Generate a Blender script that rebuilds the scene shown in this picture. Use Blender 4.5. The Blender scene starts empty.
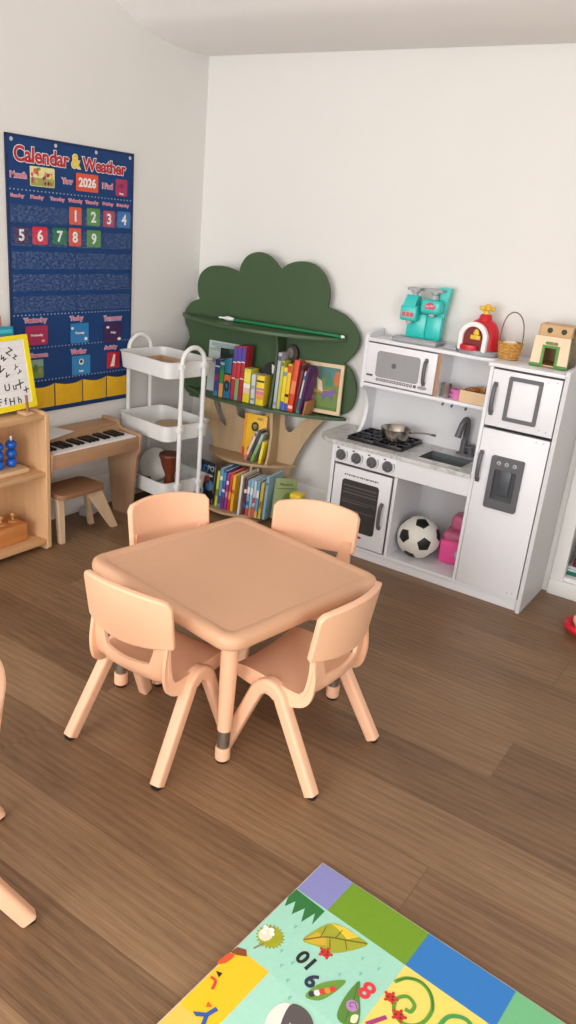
import bpy, bmesh, math, random
from mathutils import Vector, Matrix, Quaternion
from math import sin, cos, pi, radians as R
random.seed(7)
scn = bpy.context.scene
col = scn.collection

# ------------------------------------------------------------------ materials
def lin(c):
    c = c/255.0
    return c/12.92 if c <= 0.04045 else ((c+0.055)/1.055)**2.4
MATS = {}
def mat(name, rgb, rough=.5, metal=0, var=.03, scale=30, bump=0, coat=0, stretch=None, spec=.5, trans=0, alpha=1):
    if name in MATS: return MATS[name]
    m = bpy.data.materials.new(name); m.use_nodes = True
    nt = m.node_tree; b = nt.nodes['Principled BSDF']
    c = [lin(v) for v in rgb]
    tc = nt.nodes.new('ShaderNodeTexCoord'); nz = nt.nodes.new('ShaderNodeTexNoise')
    nz.inputs['Scale'].default_value = scale; nz.inputs['Detail'].default_value = 4
    src = tc.outputs['Object']
    if stretch:
        mp = nt.nodes.new('ShaderNodeMapping'); mp.inputs['Scale'].default_value = stretch
        nt.links.new(src, mp.inputs['Vector']); src = mp.outputs['Vector']
    nt.links.new(src, nz.inputs['Vector'])
    rmp = nt.nodes.new('ShaderNodeValToRGB')
    rmp.color_ramp.elements[0].position = .3; rmp.color_ramp.elements[1].position = .7
    rmp.color_ramp.elements[0].color = [max(0, v*(1-var)) for v in c]+[1]
    rmp.color_ramp.elements[1].color = [min(1, v*(1+var)) for v in c]+[1]
    nt.links.new(nz.outputs['Fac'], rmp.inputs['Fac'])
    nt.links.new(rmp.outputs['Color'], b.inputs['Base Color'])
    b.inputs['Roughness'].default_value = rough; b.inputs['Metallic'].default_value = metal
    b.inputs['Specular IOR Level'].default_value = spec
    b.inputs['Coat Weight'].default_value = coat
    b.inputs['Transmission Weight'].default_value = trans
    b.inputs['Alpha'].default_value = alpha
    if bump:
        bp = nt.nodes.new('ShaderNodeBump'); bp.inputs['Strength'].default_value = bump; bp.inputs['Distance'].default_value = .002
        nt.links.new(nz.outputs['Fac'], bp.inputs['Height']); nt.links.new(bp.outputs['Normal'], b.inputs['Normal'])
    MATS[name] = m
    return m
def flat(rgb, rough=.5):
    return mat('colour_%02x%02x%02x' % tuple(int(v) for v in rgb), rgb, rough)

def floor_material():
    m = bpy.data.materials.new('oak_planks'); m.use_nodes = True
    nt = m.node_tree; N = nt.nodes.new; L = nt.links.new; b = nt.nodes['Principled BSDF']
    tc = N('ShaderNodeTexCoord')
    mp = N('ShaderNodeMapping'); mp.inputs['Location'].default_value = (.55, 2.345+.218*20, 0)
    L(tc.outputs['Object'], mp.inputs['Vector'])
    br = N('ShaderNodeTexBrick'); br.offset = .37; br.offset_frequency = 3; br.squash = 1
    br.inputs['Scale'].default_value = 1; br.inputs['Brick Width'].default_value = 1.85
    br.inputs['Row Height'].default_value = .218; br.inputs['Mortar Size'].default_value = .0012
    br.inputs['Mortar Smooth'].default_value = .2; br.inputs['Bias'].default_value = 0
    br.inputs['Color1'].default_value = (0, 0, 0, 1); br.inputs['Color2'].default_value = (1, 1, 1, 1); br.inputs['Mortar'].default_value = (.5, .5, .5, 1)
    L(mp.outputs['Vector'], br.inputs['Vector'])
    # per plank offset of the grain
    sc = N('ShaderNodeVectorMath'); sc.operation = 'SCALE'; sc.inputs['Scale'].default_value = 7.3
    L(br.outputs['Color'], sc.inputs[0])
    ad = N('ShaderNodeVectorMath'); ad.operation = 'ADD'
    L(tc.outputs['Object'], ad.inputs[0]); L(sc.outputs[0], ad.inputs[1])
    m1 = N('ShaderNodeMapping'); m1.inputs['Scale'].default_value = (4.5, 130, 1); L(ad.outputs[0], m1.inputs['Vector'])
    n1 = N('ShaderNodeTexNoise'); n1.inputs['Scale'].default_value = 1.6; n1.inputs['Detail'].default_value = 8; n1.inputs['Roughness'].default_value = .72
    L(m1.outputs['Vector'], n1.inputs['Vector'])
    m2 = N('ShaderNodeMapping'); m2.inputs['Scale'].default_value = (1.1, 7, 1); L(ad.outputs[0], m2.inputs['Vector'])
    w = N('ShaderNodeTexWave'); w.wave_type = 'BANDS'; w.bands_direction = 'Y'
    w.inputs['Scale'].default_value = 1.6; w.inputs['Distortion'].default_value = 7; w.inputs['Detail'].default_value = 3; w.inputs['Detail Scale'].default_value = .9
    L(m2.outputs['Vector'], w.inputs['Vector'])
    m3 = N('ShaderNodeMapping'); m3.inputs['Scale'].default_value = (1.2, 3.5, 1); L(ad.outputs[0], m3.inputs['Vector'])
    n3 = N('ShaderNodeTexNoise'); n3.inputs['Scale'].default_value = 1.3; n3.inputs['Detail'].default_value = 3; L(m3.outputs['Vector'], n3.inputs['Vector'])
    def mixf(a, bb, f):
        x = N('ShaderNodeMix'); x.data_type = 'FLOAT'; x.inputs[0].default_value = f
        L(a, x.inputs[2]); L(bb, x.inputs[3]); return x.outputs[0]
    v = mixf(n1.outputs['Fac'], w.outputs['Fac'], .10)
    v = mixf(v, n3.outputs['Fac'], .30)
    sb = N('ShaderNodeSeparateColor'); L(br.outputs['Color'], sb.inputs[0])
    v = mixf(v, sb.outputs[0], .17)
    rp = N('ShaderNodeValToRGB'); e = rp.color_ramp.elements
    e[0].position = .31; e[0].color = (lin(90), lin(66), lin(47), 1)
    e[1].position = .69; e[1].color = (lin(160), lin(129), lin(97), 1)
    k = rp.color_ramp.elements.new(.5); k.color = (lin(130), lin(100), lin(72), 1)
    L(v, rp.inputs['Fac'])
    mx = N('ShaderNodeMix'); mx.data_type = 'RGBA'; L(br.outputs['Fac'], mx.inputs[0]); L(rp.outputs['Color'], mx.inputs[6])
    mx.inputs[7].default_value = (lin(104), lin(79), lin(56), 1)
    m4 = N('ShaderNodeMapping'); m4.inputs['Scale'].default_value = (5, 17, 1); L(ad.outputs[0], m4.inputs['Vector'])
    n4 = N('ShaderNodeTexNoise'); n4.inputs['Scale'].default_value = 1.0; n4.inputs['Detail'].default_value = 2; L(m4.outputs['Vector'], n4.inputs['Vector'])
    kn = N('ShaderNodeMapRange'); kn.inputs[1].default_value = .70; kn.inputs[2].default_value = .80; kn.inputs[3].default_value = 0; kn.inputs[4].default_value = .6; L(n4.outputs['Fac'], kn.inputs[0])
    mk2 = N('ShaderNodeMix'); mk2.data_type = 'RGBA'; L(kn.outputs[0], mk2.inputs[0]); L(mx.outputs[2], mk2.inputs[6]); mk2.inputs[7].default_value = (lin(70), lin(48), lin(34), 1)
    L(mk2.outputs[2], b.inputs['Base Color'])
    b.inputs['Roughness'].default_value = .42; b.inputs['Specular IOR Level'].default_value = .4
    bp = N('ShaderNodeBump'); bp.inputs['Strength'].default_value = .25; bp.inputs['Distance'].default_value = .001
    L(n1.outputs['Fac'], bp.inputs['Height']); L(bp.outputs['Normal'], b.inputs['Normal'])
    return m

def wood(name, rgb, var=.12, axis='z', rough=.5):
    st = {'z': (18, 18, 1.6), 'x': (1.6, 18, 18), 'y': (18, 1.6, 18)}[axis]
    return mat(name, rgb, rough, var=var, scale=2.2, stretch=st)

def marble():
    m = bpy.data.materials.new('marble_laminate'); m.use_nodes = True
    nt = m.node_tree; N = nt.nodes.new; L = nt.links.new; b = nt.nodes['Principled BSDF']
    tc = N('ShaderNodeTexCoord'); n = N('ShaderNodeTexNoise'); n.inputs['Scale'].default_value = 9; n.inputs['Detail'].default_value = 6; n.inputs['Distortion'].default_value = 1.4
    L(tc.outputs['Object'], n.inputs['Vector'])
    rp = N('ShaderNodeValToRGB'); e = rp.color_ramp.elements
    e[0].position = .46; e[0].color = (.62, .61, .6, 1); e[1].position = .56; e[1].color = (.62, .61, .6, 1)
    k = e.new(.505); k.color = (.44, .43, .42, 1)
    L(n.outputs['Fac'], rp.inputs['Fac']); L(rp.outputs['Color'], b.inputs['Base Color']); b.inputs['Roughness'].default_value = .35
    return m

def clear_pocket_mat():
    m = bpy.data.materials.new('clear_vinyl'); m.use_nodes = True
    nt = m.node_tree; N = nt.nodes.new; L = nt.links.new
    b = nt.nodes['Principled BSDF']; out = nt.nodes['Material Output']
    b.inputs['Base Color'].default_value = (.45, .55, .75, 1); b.inputs['Roughness'].default_value = .25
    tr = N('ShaderNodeBsdfTransparent'); mx = N('ShaderNodeMixShader')
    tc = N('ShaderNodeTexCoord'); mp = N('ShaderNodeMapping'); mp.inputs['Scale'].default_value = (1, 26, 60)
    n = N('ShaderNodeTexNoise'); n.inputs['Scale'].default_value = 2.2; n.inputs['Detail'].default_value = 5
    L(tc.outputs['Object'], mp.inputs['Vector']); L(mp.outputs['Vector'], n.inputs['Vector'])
    rp = N('ShaderNodeMapRange'); rp.inputs[1].default_value = .45; rp.inputs[2].default_value = .75; rp.inputs[3].default_value = .01; rp.inputs[4].default_value = .17  # noise paints the vinyl's shimmer as pale streaks of opacity
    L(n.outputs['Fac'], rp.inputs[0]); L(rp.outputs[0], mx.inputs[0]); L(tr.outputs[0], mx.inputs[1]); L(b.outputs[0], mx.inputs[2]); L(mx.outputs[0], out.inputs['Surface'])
    return m

WALL = mat('white_wall_paint', (231, 229, 225), .85, var=.008, scale=3)
CEIL = mat('white_ceiling_paint', (246, 243, 241), .9, var=.008, scale=3)
TRIM = mat('white_trim_paint', (238, 237, 234), .5, var=.01)
APRI = mat('apricot_plastic', (245, 192, 156), .42, var=.012, scale=60)
APRT = mat('apricot_table_plastic', (220, 171, 136), .5, var=.012, scale=60, bump=.05)
RUBB = mat('black_rubber', (22, 21, 20), .6)
STEEL = mat('brushed_steel', (178, 172, 164), .42, metal=1, var=.1, scale=40)
CHROME = mat('chrome', (205, 205, 205), .18, metal=1)
GREEN = mat('tree_green_paint', (56, 82, 48), .6, var=.02, scale=12)
GREENE = mat('tree_green_edge', (66, 88, 58), .45, var=.02)
BEECH = wood('tree_beech', (190, 162, 126), .07, 'z')
BEECHX = wood('tree_beech_shelf', (182, 152, 116), .07, 'x')
OAKU = wood('shelf_unit_wood', (222, 178, 132), .07, 'z')
OAKUX = wood('shelf_unit_wood_board', (216, 170, 124), .07, 'y')
PIANO = wood('piano_wood', (178, 138, 104), .08, 'y')
PIANOV = wood('piano_panel_wood', (182, 144, 112), .08, 'z')
STOOL = wood('stool_leg_wood', (226, 196, 160), .06, 'z')
KWHITE = mat('kitchen_white_paint', (232, 232, 236), .4, var=.008)
KSHADE = mat('kitchen_white_shaded', (214, 214, 216), .5, var=.01)  # darker copy of the kitchen white, the fridge side's shade in its colour
KDARK = mat('kitchen_dark_grey', (92, 92, 96), .45)
KGAP = mat('gap_shade_grey', (112, 112, 116), .8)  # grey of the sheets that stand in for shade in the door gaps
KWIN = mat('oven_window_dark', (62, 60, 60), .25, var=.1, scale=8)
MWIN = mat('microwave_window_grey', (152, 152, 154), .22, var=.05, scale=6)
MARB = marble()
GRATE = mat('stove_grate_black', (22, 22, 26), .35)
SINK = mat('sink_grey', (98, 104, 106), .4)
CARTW = mat('cart_white_metal', (232, 232, 230), .35, var=.01)
BLUEF = mat('calendar_blue_fabric', (8, 58, 116), .75, var=.07, scale=14)
YELF = mat('yellow_pocket_fabric', (232, 180, 24), .6, var=.06, scale=25)
WHITE = mat('white_print', (240, 240, 238), .55, var=.01)
PAPER = mat('book_pages', (226, 220, 205), .8, var=.05, scale=200)
INK = mat('black_ink', (35, 33, 36), .6)
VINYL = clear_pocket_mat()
MWHITE = mat('ball_white', (232, 230, 222), .45)
MBLACK = mat('ball_black', (24, 24, 24), .45)

# ------------------------------------------------------------------ mesh builder
class B:
    def __init__(s, off=(0, 0, 0)):
        s.bm = bmesh.new(); s.mats = []; s.off = Vector(off)
    def mi(s, m):
        if m not in s.mats: s.mats.append(m)
        return s.mats.index(m)
    def raw(s, verts, faces, m, M=None):
        i = s.mi(m); vs = [s.bm.verts.new((M @ Vector(v)) if M else Vector(v)) for v in verts]
        for f in faces:
            try:
                fc = s.bm.faces.new([vs[k] for k in f]); fc.material_index = i
            except ValueError: pass
    def merge(s, bm2, m, M=None):
        bm2.verts.index_update()
        s.raw([v.co.copy() for v in bm2.verts], [[v.index for v in f.verts] for f in bm2.faces], m, M); bm2.free()
    def box(s, x0, x1, y0, y1, z0, z1, m, bev=0, seg=2, M=None):
        b = bmesh.new(); bmesh.ops.create_cube(b, size=1)
        for v in b.verts:
            v.co = Vector((x0+(v.co.x+.5)*(x1-x0), y0+(v.co.y+.5)*(y1-y0), z0+(v.co.z+.5)*(z1-z0)))
        if bev: bmesh.ops.bevel(b, geom=list(b.edges), offset=bev, segments=seg, profile=.5, affect='EDGES')
        s.merge(b, m, M); return s
    def cyl(s, p0, p1, r0, r1, m, n=24, M=None):
        return s.tube([p0, p1], [r0, r1], m, n, M)
    def tube(s, pts, radii, m, n=12, M=None, asp=(1, 1), up=None, cap=True, sq=0):
        pts = [Vector(p) for p in pts]
        if not isinstance(radii, (list, tuple)): radii = [radii]*len(pts)
        tang = []
        for i in range(len(pts)):
            a = pts[max(0, i-1)]; c = pts[min(len(pts)-1, i+1)]; tang.append((c-a).normalized())
        up = Vector(up) if up else (Vector((0, 0, 1)) if abs(tang[0].z) < .9 else Vector((1, 0, 0)))
        u = (up - tang[0]*up.dot(tang[0])).normalized()
        verts = []; faces = []
        for i, p in enumerate(pts):
            u = (u - tang[i]*u.dot(tang[i])).normalized(); w = tang[i].cross(u)
            for k in range(n):
                a = 2*pi*k/n + (pi/n if sq else 0); ca, sa = cos(a), sin(a)
                if sq:
                    q = (abs(ca)**sq+abs(sa)**sq)**(-1/sq); ca *= q; sa *= q
                verts.append(p + u*(ca*radii[i]*asp[0]) + w*(sa*radii[i]*asp[1]))
        for i in range(len(pts)-1):
            for k in range(n):
                faces.append((i*n+k, i*n+(k+1) % n, (i+1)*n+(k+1) % n, (i+1)*n+k))
        if cap:
            faces.append(tuple(range(n-1, -1, -1))); faces.append(tuple((len(pts)-1)*n+k for k in range(n)))
        s.raw(verts, faces, m, M); return s
    def lathe(s, prof, m, n=32, c=(0, 0, 0), M=None, sx=1, sy=1):
        verts = []; faces = []
        for r, z in prof:
            for k in range(n):
                a = 2*pi*k/n; verts.append((c[0]+r*cos(a)*sx, c[1]+r*sin(a)*sy, c[2]+z))
        for i in range(len(prof)-1):
            for k in range(n):
                faces.append((i*n+k, i*n+(k+1) % n, (i+1)*n+(k+1) % n, (i+1)*n+k))
        if prof[0][0] > 1e-6: faces.append(tuple(range(n-1, -1, -1)))
        if prof[-1][0] > 1e-6: faces.append(tuple((len(prof)-1)*n+k for k in range(n)))
        s.raw(verts, faces, m, M); return s
    def sph(s, c, r, m, sc=(1, 1, 1), n=20, M=None):
        b = bmesh.new(); bmesh.ops.create_uvsphere(b, u_segments=n, v_segments=max(8, n//2), radius=r)
        for v in b.verts: v.co = Vector((c[0]+v.co.x*sc[0], c[1]+v.co.y*sc[1], c[2]+v.co.z*sc[2]))
        s.merge(b, m, M); return s
    def mesh(s, me, m, M=None):
        s.raw([v.co.copy() for v in me.vertices], [list(p.vertices) for p in me.polygons], m, M); return s
    def prism(s, poly, h0, h1, m, axis='z', M=None):
        # poly in (a,b) extruded along the axis
        def P(a, b, h): return {'z': (a, b, h), 'y': (a, h, b), 'x': (h, a, b)}[axis]
        n = len(poly)
        v = [P(a, b, h0) for a, b in poly]+[P(a, b, h1) for a, b in poly]
        f = [tuple(range(n-1, -1, -1)), tuple(range(n, 2*n))]+[(k, (k+1) % n, n+(k+1) % n, n+k) for k in range(n)]
        s.raw(v, f, m, M); return s
    def slab(s, f, nu, nv, th, m, M=None):
        # closed slab: f(u,v) -> (point, normal) with u,v in 0..1
        top = []; bot = []
        for j in range(nv+1):
            for i in range(nu+1):
                p, n = f(i/nu, j/nv); p = Vector(p); n = Vector(n).normalized()
                top.append(p+n*th/2); bot.append(p-n*th/2)
        W = nu+1; o = len(top); F = []
        for j in range(nv):
            for i in range(nu):
                a = j*W+i; F.append((a, a+1, a+W+1, a+W)); F.append((o+a, o+a+W, o+a+W+1, o+a+1))
        for i in range(nu):
            F.append((i, o+i, o+i+1, i+1)); a = nv*W+i; F.append((a, a+1, o+a+1, o+a))
        for j in range(nv):
            a = j*W; F.append((a, a+W, o+a+W, o+a)); a = j*W+nu; F.append((a, o+a, o+a+W, a+W))
        s.raw(top+bot, F, m, M); return s
    def build(s, name, parent=None, angle=38, **kw):
        bmesh.ops.recalc_face_normals(s.bm, faces=list(s.bm.faces))
        me = bpy.data.meshes.new(name)
        for v in s.bm.verts: v.co -= s.off
        s.bm.to_mesh(me); s.bm.free()
        for m in s.mats: me.materials.append(m)
        me.polygons.foreach_set('use_smooth', [True]*len(me.polygons))
        me.set_sharp_from_angle(angle=R(angle))
        o = bpy.data.objects.new(name, me); col.objects.link(o)
        if parent: o.parent = parent
        for k, v in kw.items(): o[k] = v
        return o
def soften(o, w=.003, seg=2):
    md = o.modifiers.new('bevel', 'BEVEL'); md.width = w; md.segments = seg; md.limit_method = 'ANGLE'; md.angle_limit = R(40); md.harden_normals = False
    return o
def tag(o, label, cat, group=None):
    o['label'] = label; o['category'] = cat
    if group: o['group'] = group
    return o
def thing(name, label, cat, loc=(0, 0, 0), rz=0, group=None, rot=None):
    o = bpy.data.objects.new(name, None); col.objects.link(o); o.empty_display_size = .05
    o.location = loc; o.rotation_euler = rot if rot else (0, 0, rz)
    return tag(o, label, cat, group)
def put(o, loc, rot=(0, 0, 0)):
    o.location = loc; o.rotation_euler = rot; return o
def struct(o):
    o['kind'] = 'structure'; return o
def dup(root, loc, rz=None):
    r = root.copy(); col.objects.link(r); r.location = loc
    if rz is not None: r.rotation_euler = (0, 0, rz)
    for ch in list(root.children):
        c = ch.copy(); col.objects.link(c); c.parent = r
        for g in ch.children:
            d = g.copy(); col.objects.link(d); d.parent = c
    return r

# flat outlines and lettering as meshes in the local xy plane
def curve_mesh(splines, ext, bev=0):
    cu = bpy.data.curves.new('outline', 'CURVE'); cu.dimensions = '2D'; cu.fill_mode = 'BOTH'; cu.extrude = ext; cu.bevel_depth = bev
    for pts in splines:
        sp = cu.splines.new('POLY'); sp.points.add(len(pts)-1)
        for k, (a, b) in enumerate(pts): sp.points[k].co = (a, b, 0, 1)
        sp.use_cyclic_u = True
    o = bpy.data.objects.new('outline', cu); me = bpy.data.meshes.new_from_object(o)
    bpy.data.objects.remove(o); bpy.data.curves.remove(cu); return me
def text_mesh(txt, w=None, h=None, ext=.0004, off=0, center=True):
    cu = bpy.data.curves.new('lettering', 'FONT'); cu.body = txt; cu.size = 1; cu.extrude = 0; cu.offset = 0
    o = bpy.data.objects.new('lettering', cu); me = bpy.data.meshes.new_from_object(o); bpy.data.objects.remove(o)
    xs = [v.co.x for v in me.vertices]; ys = [v.co.y for v in me.vertices]
    x0, x1, y0, y1 = min(xs), max(xs), min(ys), max(ys)
    bpy.data.meshes.remove(me)
    sx = (w/(x1-x0)) if w else None; sy = (h/(y1-y0)) if h else None
    if sx is None: sx = sy
    if sy is None: sy = sx
    cu.resolution_u = 4; cu.extrude = ext/max(sx, sy); cu.offset = off/max(sx, sy)
    o = bpy.data.objects.new('lettering', cu); me = bpy.data.meshes.new_from_object(o); bpy.data.objects.remove(o); bpy.data.curves.remove(cu)
    cx, cy = ((x0+x1)/2, (y0+y1)/2) if center else (x0, y0)
    for v in me.vertices: v.co = Vector(((v.co.x-cx)*sx, (v.co.y-cy)*sy, v.co.z*max(sx, sy)))
    return me
def spline(pts, closed=False, k=5):
    out = []; n = len(pts); P = [Vector(p) for p in pts]
    for i in range(n if closed else n-1):
        a = P[(i-1) % n] if closed or i > 0 else P[i]*2-P[i+1]
        b = P[i]; c = P[(i+1) % n]
        d = P[(i+2) % n] if closed or i+2 < n else c*2-b
        for t in [j/k for j in range(k)]:
            out.append(.5*((2*b)+(c-a)*t+(2*a-5*b+4*c-d)*t*t+(3*b-a-3*c+d)*t**3))
    if not closed: out.append(P[-1])
    return [tuple(v) for v in out]
def rrect(x0, x1, y0, y1, r, n=6):
    out = []
    for cx, cy, a in ((x1-r, y1-r, 0), (x0+r, y1-r, 90), (x0+r, y0+r, 180), (x1-r, y0+r, 270)):
        for k in range(n+1):
            t = R(a+90*k/n); out.append((cx+r*cos(t), cy+r*sin(t)))
    return out
# local xy -> wall/front planes
def M_left(x, y, z): return Matrix(((0, 0, 1, x), (1, 0, 0, y), (0, 1, 0, z), (0, 0, 0, 1)))     # faces +x
def M_front(x, y, z): return Matrix(((1, 0, 0, x), (0, 0, -1, y), (0, 1, 0, z), (0, 0, 0, 1)))   # faces -y
def M_up(x, y, z, a=0): return Matrix.Translation((x, y, z)) @ Matrix.Rotation(a, 4, 'Z')

# ------------------------------------------------------------------ camera
cd = bpy.data.cameras.new('camera'); cam = bpy.data.objects.new('camera', cd); col.objects.link(cam)
cd.sensor_fit = 'VERTICAL'; cd.sensor_height = 24; cd.lens = 24*773.48/1024; cd.clip_start = .05
f_ = Vector((-0.5005854, 0.791555, -0.35050669)); r_ = Vector((0.82324446, 0.56049979, 0.09004751)); u_ = Vector((-0.26773648, 0.24347622, 0.93222127))
cam.matrix_world = Matrix(((r_.x, u_.x, -f_.x, 2.91437944), (r_.y, u_.y, -f_.y, -3.44850341), (r_.z, u_.z, -f_.z, 1.5), (0, 0, 0, 1)))
scn.camera = cam

# ------------------------------------------------------------------ the room
XR, YB, ZC = 5.2, -6.2, 2.62
b = B(); b.box(-.2, XR+.2, YB-.2, .4, -.1, 0, floor_material()); struct(b.build('floor'))
# back wall with a niche for the built-in bookcase
BX0, BX1, BZ = 2.20, 3.25, 1.55
b = B(); b.mesh(curve_mesh([[(-.2, 0), (BX0, 0), (BX0, BZ), (BX1, BZ), (BX1, 0), (XR+.2, 0), (XR+.2, 2.75), (-.2, 2.75)]], .05), WALL, M_front(0, .05, 0))
struct(b.build('wall_back'))
b = B(); b.box(-.2, 0, YB-.2, 0, 0, 2.75, WALL); struct(b.build('wall_left'))
# right wall with an added, unseen window opening, rear wall with a wide glazed opening
RW = (-5.9, -4.1, .9, 2.1)  # added window out of view, placed for its light on the left wall
b = B(); b.mesh(curve_mesh([[(YB-.2, 0), (0, 0), (0, 2.75), (YB-.2, 2.75)], [(RW[0], RW[2]), (RW[1], RW[2]), (RW[1], RW[3]), (RW[0], RW[3])]], .08), WALL, M_left(XR+.08, 0, 0)); struct(b.build('wall_right'))
GW = (.25, 3.05, .08, 2.25)
b = B(); b.mesh(curve_mesh([[(-.2, 0), (XR+.2, 0), (XR+.2, 2.75), (-.2, 2.75)], [(GW[0], GW[2]), (GW[1], GW[2]), (GW[1], GW[3]), (GW[0], GW[3])]], .08), WALL, M_front(0, YB-.08, 0)); struct(b.build('wall_rear'))
b = B()
for x in (GW[0], (GW[0]+GW[1])/2, GW[1]): b.box(x-.03, x+.03, YB-.1, YB-.03, GW[2], GW[3], TRIM, .004)
for z in (GW[2]+.03, GW[3]-.03): b.box(GW[0], GW[1], YB-.1, YB-.03, z-.03, z+.03, TRIM, .004)
struct(b.build('window_1'))
b = B()
for y in (RW[0], (RW[0]+RW[1])/2, RW[1]): b.box(XR+.03, XR+.1, y-.03, y+.03, RW[2], RW[3], TRIM, .004)
for z in (RW[2]+.03, RW[3]-.03): b.box(XR+.03, XR+.1, RW[0], RW[1], z-.03, z+.03, TRIM, .004)
struct(b.build('added_fill_window'))
b = B(); b.box(-.2, XR+.2, YB-.2, .2, ZC, ZC+.1, CEIL); struct(b.build('ceiling'))
# rounded soffit along the back wall
prof = [(0, 2.246), (-.12, 2.240), (-.26, 2.240), (-.363, 2.250), (-.496, 2.274), (-.59, 2.31), (-.66, 2.34), (-.74, 2.40), (-.80, 2.48), (-.83, 2.56), (-.835, 2.63), (0, 2.63)]
pr = spline(prof[:-1], k=4)+[prof[-1]]
b = B(); b.prism(pr, 0, XR, CEIL, 'x'); struct(b.build('trim_1', angle=60))
def board(name, M, length, h=.16):
    b = B(); b.prism([(0, 0), (.016, 0), (.016, h-.012), (.010, h-.004), (.008, h), (0, h)], 0, length, TRIM, 'x', M); return struct(b.build(name))
board('baseboard_back', Matrix(((1, 0, 0, 0), (0, -1, 0, 0), (0, 0, 1, 0), (0, 0, 0, 1))), 2.05)
board('baseboard_left', Matrix(((0, 1, 0, 0), (1, 0, 0, YB), (0, 0, 1, 0), (0, 0, 0, 1))), -YB-.016)

# ------------------------------------------------------------------ table
TB = thing('childrens_table', 'square apricot plastic activity table with four chairs around it', 'table', (1.5985, -1.6415, 0), R(-9))
def loop_stack(b, loops, m, cap0=True, cap1=True):
    n = len(loops[0]); V = [p for l in loops for p in l]; F = []
    for i in range(len(loops)-1):
        for k in range(n): F.append((i*n+k, i*n+(k+1) % n, (i+1)*n+(k+1) % n, (i+1)*n+k))
    if cap0: F.append(tuple(range(n-1, -1, -1)))
    if cap1: F.append(tuple((len(loops)-1)*n+k for k in range(n)))
    b.raw(V, F, m)
def RL(h, r, z, n=8): return [(a, c, z) for a, c in rrect(-h, h, -h, h, r, n)]
S = .336; zt = .464
b = B(); loop_stack(b, [RL(S-.030, .03, zt-.030), RL(S-.012, .045, zt-.044), RL(S-.004, .053, zt-.040), RL(S, .057, zt-.030), RL(S, .057, zt-.016), RL(S-.003, .055, zt-.007), RL(S-.010, .05, zt-.0015), RL(S-.02, .042, zt), RL(S-.036, .03, zt), RL(S-.041, .026, zt-.0035), RL(S-.048, .022, zt-.004)], APRT)
b.build('tabletop', TB, angle=50)
for sx in (-1, 1):
    for sy in (-1, 1):
        x, y = sx*.252, sy*.252
        b = B(); b.tube([(x, y, zt-.035), (x, y, .30), (x, y, .112)], [.0265, .0245, .0215], APRI, 24); l = b.build('leg', TB)
        b = B(); b.cyl((x, y, .118), (x, y, .048), .0190, .0185, STEEL); b.build('adjuster_sleeve', l, label='brushed metal height sleeve')
        b = B(); b.lathe([(.019, .008), (.0225, .012), (.0225, .048), (.021, .052), (.0185, .052)], APRI, 24, (x, y, 0)); ft = b.build('foot', l)
        b = B(); b.lathe([(.017, 0), (.0185, .003), (.0185, .010)], RUBB, 24, (x, y, 0)); b.build('rubber_pad', l, label='black rubber pad')

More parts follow.
